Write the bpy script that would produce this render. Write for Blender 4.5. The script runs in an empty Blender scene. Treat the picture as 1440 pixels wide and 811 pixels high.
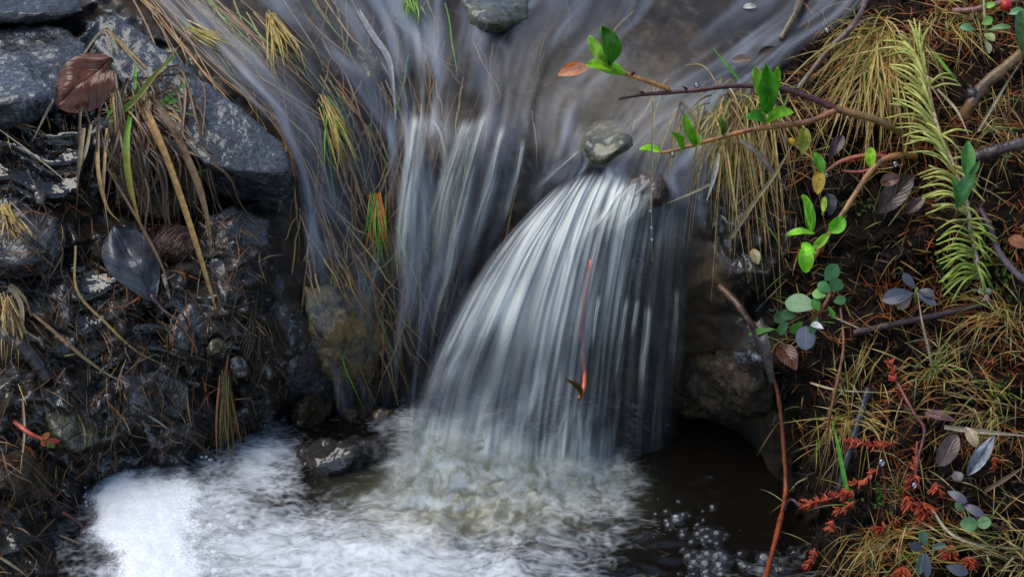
import bpy, bmesh, math, random
import numpy as np
from mathutils import Vector, Matrix, noise
from mathutils.bvhtree import BVHTree

random.seed(7)
rnd = random.random
def U(a, b): return random.uniform(a, b)
def G(m, s): return random.gauss(m, s)
S = bpy.context.scene
C = S.collection
R = math.radians

# ------------------------------------------------------------------ camera, sky, sun, exposure
PITCH, DIST, WIDTH = 30.0, 1.70, 0.80
TARGET = Vector((0, 0, 0.2))
cp, sp = math.cos(R(PITCH)), math.sin(R(PITCH))
EYE = TARGET + DIST * Vector((0, -cp, sp))
cam = bpy.data.cameras.new('camera')
cam_o = bpy.data.objects.new('camera', cam)
C.objects.link(cam_o)
cam_o.location = EYE
cam_o.rotation_euler = (R(90 - PITCH), 0, 0)
cam.angle = 2 * math.atan(WIDTH / 2 / DIST)
cam.clip_start, cam.clip_end = 0.05, 200
S.camera = cam_o
FWD, UPV, RIGHT = Vector((0, cp, -sp)), Vector((0, sp, cp)), Vector((1, 0, 0))
PXM = WIDTH / 1440                     # metres per photo pixel at the target distance

SUN_EL, SUN_AZ = 60.0, -85.0           # azimuth from +y (away from the viewer), negative = left
world = bpy.data.worlds.new('World')
S.world = world
world.use_nodes = True
wn = world.node_tree
sky = wn.nodes.new('ShaderNodeTexSky')
sky.sky_type = 'NISHITA'
sky.sun_disc = False
sky.sun_elevation = R(SUN_EL)
sky.sun_rotation = R(SUN_AZ)
sky.air_density, sky.dust_density, sky.ozone_density = 1.0, .5, .8
bg = wn.nodes['Background']
bg.inputs[1].default_value = 0.15
wn.links.new(sky.outputs[0], bg.inputs[0])
sl = bpy.data.lights.new('sun', 'SUN')
sl.energy, sl.angle, sl.color = 1.9, R(50), (1.0, 0.93, 0.80)
so = bpy.data.objects.new('sun', sl)
C.objects.link(so)
sd = Vector((math.sin(R(SUN_AZ)) * math.cos(R(SUN_EL)), math.cos(R(SUN_AZ)) * math.cos(R(SUN_EL)), math.sin(R(SUN_EL))))
so.rotation_euler = sd.to_track_quat('Z', 'Y').to_euler()
S.view_settings.view_transform = 'Standard'
S.view_settings.look = 'None'
S.view_settings.gamma = 1
S.view_settings.use_curve_mapping = False
S.view_settings.exposure = 0.72
S.render.engine = 'CYCLES'
S.cycles.use_denoising = True
S.cycles.max_bounces = 8
S.cycles.transparent_max_bounces = 24
S.cycles.caustics_reflective = False
S.cycles.caustics_refractive = False
S.cycles.sample_clamp_indirect = 4

# ------------------------------------------------------------------ small helpers
def ray(px, py):
    return (FWD * DIST + RIGHT * ((px - 720) * PXM) - UPV * ((py - 405.5) * PXM)) / DIST

def P(px, py, Y):
    d = ray(px, py)
    return EYE + d * ((Y - EYE.y) / d.y)

def project(p):
    v = Vector(p) - EYE
    k = DIST / v.dot(FWD)
    return 720 + v.dot(RIGHT) * k / PXM, 405.5 - v.dot(UPV) * k / PXM

def smooth01(a, b, x):
    t = min(1, max(0, (x - a) / (b - a)))
    return t * t * (3 - 2 * t)

def catmull(pts, n):
    """n points along a smooth curve through pts (tuples of any length)."""
    a = np.array(pts, float)
    m = len(a)
    if m == 2:
        t = np.linspace(0, 1, n)[:, None]
        return a[0] * (1 - t) + a[1] * t
    a = np.vstack([2 * a[0] - a[1], a, 2 * a[-1] - a[-2]])
    out = []
    for s in np.linspace(0, m - 1, n):
        i = min(int(s), m - 2)
        t = s - i
        p0, p1, p2, p3 = a[i:i + 4]
        out.append(0.5 * (2 * p1 + (p2 - p0) * t + (2 * p0 - 5 * p1 + 4 * p2 - p3) * t * t + (3 * p1 - p0 - 3 * p2 + p3) * t ** 3))
    return np.array(out)

class MB:
    def __init__(s):
        s.v, s.f, s.c, s.uv = [], [], [], []
    def add(s, vs, fs, col=(1, 1, 1), uvs=None):
        o = len(s.v)
        s.v += [tuple(v) for v in vs]
        s.f += [tuple(i + o for i in f) for f in fs]
        if isinstance(col, list): s.c += col
        else: s.c += [col] * len(vs)
        s.uv += uvs if uvs else [(0, 0)] * len(vs)
    def build(s, name, m, parent=None, smooth=True):
        me = bpy.data.meshes.new(name)
        org = Vector(parent['_at']) if parent is not None and '_at' in parent else Vector((0, 0, 0))
        vv = [tuple(Vector(v) - org) for v in s.v]
        me.from_pydata(vv, [], s.f)
        ca = me.color_attributes.new('Col', 'FLOAT_COLOR', 'POINT')
        buf = np.ones((len(s.v), 4), np.float32)
        buf[:, :3] = np.array([c[:3] for c in s.c], np.float32)
        ca.data.foreach_set('color', buf.ravel())
        ul = me.uv_layers.new(name='UVMap')
        li = np.zeros(len(me.loops), np.int32)
        me.loops.foreach_get('vertex_index', li)
        ul.data.foreach_set('uv', np.array(s.uv, np.float32)[li].ravel())
        me.polygons.foreach_set('use_smooth', [smooth] * len(me.polygons))
        me.materials.append(m)
        o = bpy.data.objects.new(name, me)
        C.objects.link(o)
        if parent is not None:
            o.parent = parent
            o['_at'] = parent['_at']
        return o

def tag(o, label=None, cat=None, group=None, kind=None):
    if label: o['label'] = label
    if cat: o['category'] = cat
    if group: o['group'] = group
    if kind: o['kind'] = kind
    return o

def root(name, at, label, cat, group=None):
    o = bpy.data.objects.new(name, None)
    C.objects.link(o)
    o.empty_display_size = 0.01
    o.location = at
    o['_at'] = tuple(at)
    return tag(o, label, cat, group)

def tube(mb, pts, r0, r1=None, n=24, sides=8, col=(1, 1, 1), col2=None, knob=0.0):
    """tapered round stem through 3-D points."""
    r1 = r0 if r1 is None else r1
    p = catmull([tuple(q) for q in pts], n)
    vs, fs, cs, uvs = [], [], [], []
    prev = None
    for i in range(n):
        t = Vector(p[min(i + 1, n - 1)] - p[max(i - 1, 0)]).normalized()
        if prev is None:
            a = t.orthogonal().normalized()
        else:
            a = (prev - t * prev.dot(t)).normalized()
        prev = a
        b = t.cross(a)
        k = i / (n - 1)
        r = (r0 + (r1 - r0) * k) * (1 + knob * (noise.noise(Vector((p[i][0] * 160, p[i][2] * 160, 3.1))) + (0.8 if knob and i % 7 == 3 else 0)))
        c = col if col2 is None else tuple(x + (y - x) * k for x, y in zip(col, col2))
        for j in range(sides):
            an = 2 * math.pi * j / sides
            vs.append(Vector(p[i]) + (a * math.cos(an) + b * math.sin(an)) * r)
            cs.append(c); uvs.append((j / sides, k))
    for i in range(n - 1):
        for j in range(sides):
            j2 = (j + 1) % sides
            fs.append((i * sides + j, i * sides + j2, (i + 1) * sides + j2, (i + 1) * sides + j))
    fs.append(tuple(range(sides - 1, -1, -1)))
    fs.append(tuple((n - 1) * sides + j for j in range(sides)))
    mb.add(vs, fs, cs, uvs)

def blade(mb, pts, w, n=10, col=(.4, .3, .15), col2=None, side=None, fold=0.25, root_w=0.6, tip_w=0.06, twist=0.0):
    """grass blade: a folded, tapering strip that mostly faces the open side."""
    p = catmull([tuple(q) for q in pts], n)
    vs, fs, cs, uvs = [], [], [], []
    for i in range(n):
        t = Vector(p[min(i + 1, n - 1)] - p[max(i - 1, 0)]).normalized()
        s = side if side is not None else t.cross(FWD)
        s = Vector(s); s = (s - t * s.dot(t))
        if s.length < 1e-6: s = t.orthogonal()
        s.normalize()
        nn = s.cross(t)
        k = i / (n - 1)
        if twist:
            q = Matrix.Rotation(twist * k, 3, t); s = q @ s; nn = q @ nn
        ww = w * 0.5 * (root_w + (1 - root_w) * min(1, k * 4)) * (1 - (1 - tip_w) * smooth01(0.45, 1.0, k))
        c = col if col2 is None else tuple(x + (y - x) * k for x, y in zip(col, col2))
        q = Vector(p[i])
        vs += [q - s * ww, q + nn * ww * fold * 2, q + s * ww]
        cs += [tuple(x * 0.85 for x in c), c, c]
        uvs += [(0, k), (.5, k), (1, k)]
    for i in range(n - 1):
        a = i * 3
        fs += [(a, a + 1, a + 4, a + 3), (a + 1, a + 2, a + 5, a + 4)]
    mb.add(vs, fs, cs, uvs)

def leaf(mb, base, tip, up, W, shape='ovate', fold=0.25, bend=0.12, nL=14, nW=8, col=(1, 1, 1), thick=0.0004, curl=0.0, wav=0.0):
    """leaf with two skins, a fold along the midrib and a bend along its length."""
    base, tip, up = Vector(base), Vector(tip), Vector(up)
    ax = tip - base; L = ax.length; ax.normalize()
    up = (up - ax * up.dot(ax)).normalized()
    sd_ = ax.cross(up)
    sx = U(0, 50)
    def prof(k):
        if shape == 'obovate': return max(0, math.sin(math.pi * k ** 1.35)) ** 0.62
        if shape == 'round': return max(0, math.sin(math.pi * k)) ** 0.5
        if shape == 'willow': return max(0, math.sin(math.pi * k ** 1.1)) ** 0.55
        if shape == 'lance': return max(0, math.sin(math.pi * k ** 0.8)) ** 0.9
        return max(0, math.sin(math.pi * k ** 0.92)) ** 0.72
    for skin in (0, 1):
        vs, fs, uvs = [], [], []
        for i in range(nL + 1):
            k = i / nL
            w = W * 0.5 * max(prof(k), 0.04)
            for j in range(nW + 1):
                e = j / nW * 2 - 1
                h = fold * abs(e) ** 1.3 * w + bend * L * math.sin(math.pi * k) - curl * L * k * k
                if wav: h += wav * L * noise.noise(Vector((k * 3 + sx, e * 1.5, sx)))
                q = base + ax * (L * k) + sd_ * (e * w * (1 - 0.15 * abs(fold))) + up * (h - skin * thick)
                vs.append(q); uvs.append((j / nW, k))
        m = nW + 1
        for i in range(nL):
            for j in range(nW):
                f = (i * m + j, i * m + j + 1, (i + 1) * m + j + 1, (i + 1) * m + j)
                fs.append(f if skin == 0 else f[::-1])
        mb.add(vs, fs, col, uvs)

def ball(mb, c, r, col=(1, 1, 1), seg=12, ring=8, sq=(1, 1, 1), lump=0.0, lo=0.0):
    vs, fs = [], []
    for i in range(ring + 1):
        th = math.pi * (1 - lo) * i / ring
        for j in range(seg):
            ph = 2 * math.pi * j / seg
            d = Vector((math.sin(th) * math.cos(ph), math.sin(th) * math.sin(ph), math.cos(th)))
            q = r * (1 + lump * noise.noise(d * 2.3 + Vector(c) * 90))
            vs.append(Vector(c) + Vector((d.x * sq[0], d.y * sq[1], d.z * sq[2])) * q)
    for i in range(ring):
        for j in range(seg):
            j2 = (j + 1) % seg
            fs.append((i * seg + j, (i + 1) * seg + j, (i + 1) * seg + j2, i * seg + j2))
    mb.add(vs, fs, col)

# ------------------------------------------------------------------ materials
class NT:
    def __init__(s, name):
        s.m = bpy.data.materials.new(name); s.m.use_nodes = True
        s.t = s.m.node_tree
        for n in list(s.t.nodes): s.t.nodes.remove(n)
        s.out = s.n('ShaderNodeOutputMaterial')
    def n(s, typ, props=None, **inp):
        nd = s.t.nodes.new(typ)
        for k, v in (props or {}).items(): setattr(nd, k, v)
        for k, v in inp.items():
            key = int(k[1:]) if k[0] == '_' and k[1:].isdigit() else k.replace('_', ' ')
            s.set(nd.inputs[key], v)
        return nd
    def set(s, sock, v):
        if hasattr(v, 'is_output') or isinstance(v, bpy.types.NodeSocket): s.t.links.new(v, sock)
        elif isinstance(v, bpy.types.Node): s.t.links.new(v.outputs[0], sock)
        else:
            if isinstance(v, (tuple, list)) and len(v) == 3 and sock.type == 'RGBA': v = (*v, 1)
            sock.default_value = v
    def coord(s, which='Object', scale=(1, 1, 1), rot=(0, 0, 0)):
        tc = s.n('ShaderNodeTexCoord')
        mp = s.n('ShaderNodeMapping', None, Vector=tc.outputs[which], Scale=scale, Rotation=rot)
        return mp.outputs[0]
    def pos(s, scale=(1, 1, 1)):
        g = s.n('ShaderNodeNewGeometry')
        return s.n('ShaderNodeMapping', None, Vector=g.outputs['Position'], Scale=scale).outputs[0]
    def noise(s, vec, scale, detail=6, rough=.55, dist=0.0):
        return s.n('ShaderNodeTexNoise', None, Vector=vec, Scale=scale, Detail=detail, Roughness=rough, Distortion=dist).outputs[0]
    def ramp(s, fac, stops, interp='LINEAR'):
        r = s.n('ShaderNodeValToRGB', None, Fac=fac)
        e = r.color_ramp.elements
        r.color_ramp.interpolation = interp
        while len(e) < len(stops): e.new(0.5)
        for el, (p, c) in zip(e, stops):
            el.position = p
            el.color = (c, c, c, 1) if isinstance(c, (int, float)) else (*c, 1)
        return r.outputs[0]
    def mix(s, f, a, b, mode='MIX'):
        m = s.n('ShaderNodeMix', {'data_type': 'RGBA', 'blend_type': mode})
        s.set(m.inputs[0], f); s.set(m.inputs[6], a); s.set(m.inputs[7], b)
        return m.outputs[2]
    def math(s, op, a, b=0.0, c=0.0, clamp=False):
        m = s.n('ShaderNodeMath', {'operation': op, 'use_clamp': clamp})
        s.set(m.inputs[0], a); s.set(m.inputs[1], b); s.set(m.inputs[2], c)
        return m.outputs[0]
    def attr(s, name='Col', out=0):
        return s.n('ShaderNodeAttribute', {'attribute_name': name}).outputs[out]
    def sep(s, v):
        return s.n('ShaderNodeSeparateColor', None, Color=v).outputs
    def bump(s, h, strength=.5, dist=.002, normal=None):
        b = s.n('ShaderNodeBump', None, Height=h, Strength=strength, Distance=dist)
        if normal is not None: s.set(b.inputs['Normal'], normal)
        return b.outputs[0]
    def bsdf(s, color, rough=.5, normal=None, ior=1.45, **kw):
        b = s.n('ShaderNodeBsdfPrincipled', None, Base_Color=color, Roughness=rough, IOR=ior, **kw)
        if normal is not None: s.set(b.inputs['Normal'], normal)
        return b.outputs[0]
    def done(s, sh):
        s.set(s.out.inputs[0], sh); return s.m

def m_ground():
    t = NT('wet_peat')
    v = t.pos()
    wet = t.sep(t.attr())
    n1 = t.noise(v, 22, 8, .6)
    n2 = t.noise(v, 140, 8, .65)
    n3 = t.noise(v, 520, 5, .6)
    mud = t.ramp(t.math('ADD', t.math('MULTIPLY', n1, .5), t.math('MULTIPLY', n2, .5)),
                 [(.3, (.003, .0024, .002)), (.5, (.009, .006, .004)), (.62, (.022, .014, .008)), (.75, (.05, .035, .022))])
    soil = t.ramp(t.math('ADD', t.math('MULTIPLY', n1, .4), t.math('MULTIPLY', n2, .6)),
                  [(.3, (.004, .003, .0025)), (.5, (.012, .0085, .006)), (.68, (.03, .02, .013)), (.8, (.08, .055, .035))])
    bed = t.ramp(t.math('ADD', t.math('MULTIPLY', n1, .7), t.math('MULTIPLY', n2, .3)),
                 [(.36, (.005, .0035, .0025)), (.52, (.022, .013, .006)), (.62, (.06, .035, .014)), (.74, (.11, .08, .045))])
    g = t.ramp(n3, [(.35, (.04, .042, .05)), (.5, (.17, .17, .18)), (.66, (.42, .41, .40))])
    gm = t.ramp(t.noise(v, 30, 5, .6, 1.2), [(.6, 0), (.68, .35)])
    mud = t.mix(t.math('MULTIPLY', gm, wet[0]), mud, g)
    c = t.mix(wet[0], soil, mud)
    c = t.mix(wet[1], c, bed)
    rg = t.math('MULTIPLY', t.noise(v, 60, 4, .6), 1.0)
    r = t.n('ShaderNodeMapRange', None, Value=rg, _1=.38, _2=.66, _3=.32, _4=.6).outputs[0]
    r = t.math('ADD', r, t.math('MULTIPLY', t.math('SUBTRACT', 1.0, wet[0]), .45))
    r = t.math('ADD', r, t.math('MULTIPLY', wet[1], .35))
    h = t.math('ADD', t.math('MULTIPLY', n2, 1.0), t.math('MULTIPLY', n3, .35))
    nrm = t.bump(h, t.math('SUBTRACT', .7, t.math('MULTIPLY', wet[1], .45)), .005)
    return t.done(t.bsdf(c, r, nrm, t.math('ADD', 1.14, t.math('MULTIPLY', wet[0], .26)), Coat_Weight=t.math('MULTIPLY', t.ramp(t.noise(v, 26, 4, .6), [(.44, .06), (.56, 1)]), t.math('MULTIPLY', wet[0], t.math('SUBTRACT', 1.0, t.math('MULTIPLY', wet[1], .92)))), Coat_IOR=1.6, Coat_Roughness=.05, Coat_Normal=t.bump(t.noise(v, 48, 3, .5), .5, .012)))

def m_granite(name, tone=(1, 1, 1), dark=0.0, moss=0.0, wetr=.12, ochre=0.0, coat=.8, ior=1.4, cr=.1):
    t = NT(name)
    v = t.pos()
    w = t.n('ShaderNodeTexVoronoi', None, Vector=v, Scale=420).outputs[1]
    sp_ = t.sep(w)[0]
    grain = t.ramp(sp_, [(0, (.012, .013, .015)), (.25, (.04, .042, .047)), (.5, (.10, .10, .108)), (.72, (.19, .19, .19)), (.95, (.48, .46, .44))])
    f = t.noise(v, 260, 6, .65)
    grain = t.mix(.55, grain, t.ramp(f, [(.36, (.01, .011, .013)), (.52, (.07, .072, .08)), (.70, (.36, .35, .34))]))
    big = t.ramp(t.noise(v, 28, 6, .62, .6), [(.36, .14), (.5, .55), (.66, 1.0)])
    c = t.mix(1.0, grain, big, 'MULTIPLY')
    c = t.mix(1.0, c, tone, 'MULTIPLY')
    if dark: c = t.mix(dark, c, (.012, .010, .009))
    if ochre: c = t.mix(t.math('MULTIPLY', t.ramp(t.noise(v, 45, 5, .6), [(.42, 0), (.6, 1)]), ochre), c, (.30, .17, .05))
    if moss:
        c = t.mix(t.math('MULTIPLY', t.ramp(t.noise(v, 70, 6, .7), [(.42, 0), (.58, 1)]), moss), c,
                  t.ramp(f, [(.3, (.02, .022, .008)), (.7, (.14, .13, .05))]))
    r = t.n('ShaderNodeMapRange', None, Value=t.noise(v, 55, 5, .6), _1=.35, _2=.65, _3=wetr, _4=wetr + .3).outputs[0]
    nrm = t.bump(t.math('ADD', t.math('MULTIPLY', f, 1.0), t.math('MULTIPLY', t.noise(v, 90, 5, .6), 1.4)), .7, .004)
    return t.done(t.bsdf(c, r, nrm, ior, Coat_Weight=coat, Coat_IOR=1.5, Coat_Roughness=cr, Coat_Normal=t.bump(t.noise(v, 110, 3, .5), .32, .006)))

def m_plant(name, rough=.5, trans=.25, ior=1.34):
    t = NT(name)
    c = t.attr()
    nz = t.noise(t.pos(), 220, 4, .6)
    c = t.mix(1.0, c, t.ramp(nz, [(.3, .62), (.7, 1.3)]), 'MULTIPLY')
    b = t.bsdf(c, rough, t.bump(nz, .3, .001), ior)
    tr = t.n('ShaderNodeBsdfTranslucent', None, Color=c)
    mx = t.n('ShaderNodeMixShader', None, Fac=trans); t.set(mx.inputs[1], b); t.set(mx.inputs[2], tr.outputs[0])
    return t.done(mx)

def m_leaf(name, rough=.4, trans=.3, vein=(1.35, 1.3, 1.1), blotch=.25, veinbump=.25, side=9.0, cell=0.0):
    t = NT(name)
    c = t.attr()
    uv = t.n('ShaderNodeTexCoord').outputs['UV']
    s = t.n('ShaderNodeSeparateXYZ', None, Vector=uv).outputs
    e = t.math('ABSOLUTE', t.math('SUBTRACT', s[0], .5))
    mid = t.math('SUBTRACT', 1.0, t.math('MULTIPLY', e, 22.0), clamp=True)
    ph = t.math('SUBTRACT', t.math('MULTIPLY', s[1], side), t.math('MULTIPLY', e, side * .8))
    lat = t.math('ABSOLUTE', t.math('SUBTRACT', t.math('FRACT', ph), .5))
    lat = t.math('SUBTRACT', 1.0, t.math('MULTIPLY', lat, 9.0), clamp=True)
    vv = t.math('MAXIMUM', mid, t.math('MULTIPLY', lat, .45))
    nz = t.noise(t.pos(), 130, 5, .6)
    c = t.mix(1.0, c, t.ramp(nz, [(.3, 1 - blotch), (.7, 1 + blotch)]), 'MULTIPLY')
    c = t.mix(vv, c, t.mix(1.0, c, vein, 'MULTIPLY'))
    c = t.mix(t.ramp(t.noise(t.pos(), 420, 2, .5), [(.66, 0), (.72, .7)]), c, (.09, .05, .02))
    hgt = t.math('ADD', t.math('MULTIPLY', vv, -1.0), t.math('MULTIPLY', nz, .5))
    if cell:
        vo = t.n('ShaderNodeTexVoronoi', {'feature': 'DISTANCE_TO_EDGE'}, Vector=t.pos(), Scale=cell).outputs[0]
        hgt = t.math('ADD', hgt, t.math('MULTIPLY', t.math('MINIMUM', t.math('MULTIPLY', vo, 4), 1.0), 1.2))
    nrm = t.bump(hgt, veinbump, .0015)
    b = t.bsdf(c, rough, nrm, 1.4)
    tr = t.n('ShaderNodeBsdfTranslucent', None, Color=c)
    mx = t.n('ShaderNodeMixShader', None, Fac=trans); t.set(mx.inputs[1], b); t.set(mx.inputs[2], tr.outputs[0])
    return t.done(mx)

def m_bark(name, rough=.32):
    t = NT(name)
    c = t.attr()
    v = t.pos()
    nz = t.noise(v, 300, 6, .65)
    n2 = t.noise(v, 60, 4, .6)
    c = t.mix(1.0, c, t.ramp(nz, [(.3, .55), (.7, 1.35)]), 'MULTIPLY')
    c = t.mix(t.ramp(n2, [(.5, 0), (.66, .75)]), c, (.018, .009, .009))
    return t.done(t.bsdf(c, rough, t.bump(nz, .5, .0015), 1.42, Coat_Weight=.15, Coat_Roughness=.15))

def m_water_streak(name, across, along, lo, hi, base, white, amin, amax, seed=0.0, bmp=.5, det=5, rgh=.62, cloud=.25, mirror=1.0, soft=0.0):
    """running water drawn out in strands: strands of air-white water in a clear film."""
    t = NT(name)
    uv = t.n('ShaderNodeTexCoord').outputs['UV']
    a = t.sep(t.attr())                     # r: how much air the water carries, g: how thick the film is, b: edge
    warp = t.noise(t.n('ShaderNodeMapping', None, Vector=uv, Scale=(9, 4, 1), Location=(seed, seed, 0)).outputs[0], 1.0, 0.5, .4)
    mp = t.n('ShaderNodeMapping', None, Vector=uv, Scale=(across, along, 1), Location=(seed, seed * 3, seed)).outputs[0]
    off = t.n('ShaderNodeCombineXYZ', None, X=t.math('MULTIPLY', warp, 6.0)).outputs[0]
    mp = t.n('ShaderNodeVectorMath', {'operation': 'ADD'}, _0=mp, _1=off).outputs[0]
    s1 = t.noise(mp, 1.0, det, rgh)
    mp2 = t.n('ShaderNodeMapping', None, Vector=mp, Scale=(3.3, 1.7, 1), Location=(4.7, 1.3, 0)).outputs[0]
    s2 = t.noise(mp2, 1.0, det, rgh)
    big = t.noise(t.n('ShaderNodeMapping', None, Vector=uv, Scale=(across * (.5 if cloud > .4 else .22), along * (3.2 if cloud > .4 else 1.1), 1), Location=(seed + 9, 0, 0)).outputs[0], 1.0, 5 if cloud > .4 else 3, .6, 1.2 if cloud > .4 else 0)
    st = t.math('ADD', t.math('ADD', t.math('MULTIPLY', s1, .6 * (1 - cloud)), t.math('MULTIPLY', s2, .4 * (1 - cloud))), t.math('MULTIPLY', big, cloud))
    st = t.math('ADD', st, t.math('MULTIPLY', t.math('SUBTRACT', a[0], .5), .36))
    if soft: st = t.math('ADD', a[0], t.math('MULTIPLY', t.math('SUBTRACT', st, .68), soft))
    k = t.n('ShaderNodeMapRange', {'interpolation_type': 'SMOOTHSTEP'}, Value=st, _1=lo, _2=hi, _3=0, _4=1).outputs[0]
    col = t.mix(k, base, white)
    al = t.n('ShaderNodeMapRange', None, Value=k, _1=0, _2=1, _3=amin, _4=amax).outputs[0]
    al = t.math('MULTIPLY', al, a[1])
    al = t.math('MULTIPLY', al, a[2], clamp=True)
    nrm = t.bump(t.noise(mp, .8, 1, .4), bmp * 1.6, .006) if soft else t.bump(t.math('ADD', s1, t.math('MULTIPLY', s2, .5)), bmp, .006)
    b = t.bsdf(col, .28, nrm, 1.33)
    tr = t.n('ShaderNodeBsdfTransparent')
    mx = t.n('ShaderNodeMixShader', None, Fac=al); t.set(mx.inputs[1], tr.outputs[0]); t.set(mx.inputs[2], b)
    # the clear film itself still mirrors the sky
    gl = t.n('ShaderNodeBsdfGlossy', None, Roughness=.3, Normal=nrm)
    fr = t.n('ShaderNodeFresnel', None, IOR=1.4, Normal=nrm)
    f2 = t.math('MULTIPLY', t.math('MULTIPLY', fr, a[2]), mirror)
    mx2 = t.n('ShaderNodeMixShader', None, Fac=f2); t.set(mx2.inputs[1], mx.outputs[0]); t.set(mx2.inputs[2], gl.outputs[0])
    return t.done(mx2)

def m_pool():
    t = NT('churned_pool_water')
    a = t.sep(t.attr())                     # r: foam cover, g: silt tint
    v = t.pos((1, 1, 1))
    uv = t.n('ShaderNodeTexCoord').outputs['UV']
    d = t.n('ShaderNodeTexNoise', None, Vector=v, Scale=16, Detail=3).outputs[1]
    vd = t.n('ShaderNodeVectorMath', {'operation': 'MULTIPLY_ADD'}, _0=d, _1=(.06, .04, .04), _2=v).outputs[0]
    f1 = t.noise(t.n('ShaderNodeMapping', None, Vector=vd, Scale=(55, 110, 55)).outputs[0], 1.0, 6, .62, .5)
    f2 = t.noise(t.n('ShaderNodeMapping', None, Vector=vd, Scale=(170, 260, 170)).outputs[0], 1.0, 4, .6)
    big = t.noise(vd, 26, 5, .6)
    st = t.math('ADD', t.math('ADD', t.math('MULTIPLY', f1, .38), t.math('MULTIPLY', f2, .14)), t.math('MULTIPLY', big, .48))
    st = t.math('ADD', st, t.math('MULTIPLY', t.math('SUBTRACT', a[0], .5), .62))
    vo = t.n('ShaderNodeTexVoronoi', {'feature': 'SMOOTH_F1'}, Vector=t.n('ShaderNodeMapping', None, Vector=vd, Scale=(1, 1.5, 1)).outputs[0], Scale=150, Smoothness=.5).outputs[0]
    st = t.math('ADD', st, t.math('MULTIPLY', t.math('SUBTRACT', vo, .4), .16))
    k = t.n('ShaderNodeMapRange', {'interpolation_type': 'SMOOTHSTEP'}, Value=st, _1=.36, _2=.84).outputs[0]
    cl = t.mix(a[1], (.005, .004, .003), (.17, .16, .10))
    wh = t.mix(a[1], (.60, .62, .64), (.46, .455, .38))
    c = t.mix(k, cl, wh)
    nrm = t.bump(t.math('ADD', f1, t.math('MULTIPLY', f2, .4)), t.math('ADD', .06, t.math('MULTIPLY', k, .4)), .005)
    return t.done(t.bsdf(c, t.math('ADD', .07, t.math('MULTIPLY', k, .45)), nrm, 1.36))

def m_foam():
    t = NT('foam')
    v = t.pos()
    n1 = t.noise(v, 420, 5, .6)
    n2 = t.noise(v, 90, 4, .5)
    d = t.attr()
    c = t.ramp(n1, [(.3, (.60, .63, .66)), (.65, (.78, .79, .80))])
    b = t.bsdf(c, .5, t.bump(t.math('ADD', n1, n2), .15, .002), 1.33, Subsurface_Weight=.3, Subsurface_Radius=(.006, .006, .007), Subsurface_Scale=.4)
    k = t.math('ADD', t.sep(d)[0], t.math('MULTIPLY', t.math('SUBTRACT', t.math('ADD', t.math('MULTIPLY', n1, .5), t.math('MULTIPLY', n2, .5)), .5), 1.5))
    k = t.n('ShaderNodeMapRange', {'interpolation_type': 'SMOOTHSTEP'}, Value=k, _1=.05, _2=.85).outputs[0]
    mx = t.n('ShaderNodeMixShader', None, Fac=k); t.set(mx.inputs[1], t.n('ShaderNodeBsdfTransparent').outputs[0]); t.set(mx.inputs[2], b)
    return t.done(mx)

def m_bubble():
    t = NT('bubble_film')
    lw = t.n('ShaderNodeLayerWeight', None, Blend=.42)
    gl = t.n('ShaderNodeBsdfGlossy', None, Roughness=.03, Color=(.95, .97, 1))
    tr = t.n('ShaderNodeBsdfTransparent')
    f = t.math('ADD', .02, t.math('MULTIPLY', t.math('POWER', lw.outputs[1], 2.2), .6), clamp=True)
    mx = t.n('ShaderNodeMixShader', None, Fac=f); t.set(mx.inputs[1], tr.outputs[0]); t.set(mx.inputs[2], gl.outputs[0])
    return t.done(mx)

def m_drop():
    t = NT('water_drop')
    gl = t.n('ShaderNodeBsdfGlossy', None, Roughness=.02)
    tr = t.n('ShaderNodeBsdfTransparent', None, Color=(.9, .93, .95))
    fr = t.n('ShaderNodeFresnel', None, IOR=1.6)
    mx = t.n('ShaderNodeMixShader', None, Fac=t.math('ADD', t.math('MULTIPLY', fr, 1.2), .08, clamp=True)); t.set(mx.inputs[1], tr.outputs[0]); t.set(mx.inputs[2], gl.outputs[0])
    return t.done(mx)

def m_film():
    t = NT('shallow_water_film')
    v = t.pos()
    nrm = t.bump(t.noise(v, 45, 3, .5), .35, .01)
    gl = t.n('ShaderNodeBsdfGlossy', None, Roughness=.12, Normal=nrm)
    tr = t.n('ShaderNodeBsdfTransparent', None, Color=(.72, .66, .58))
    fr = t.n('ShaderNodeFresnel', None, IOR=1.5, Normal=nrm)
    mx = t.n('ShaderNodeMixShader', None, Fac=t.math('MULTIPLY', fr, 1.6, clamp=True)); t.set(mx.inputs[1], tr.outputs[0]); t.set(mx.inputs[2], gl.outputs[0])
    return t.done(mx)

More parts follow.
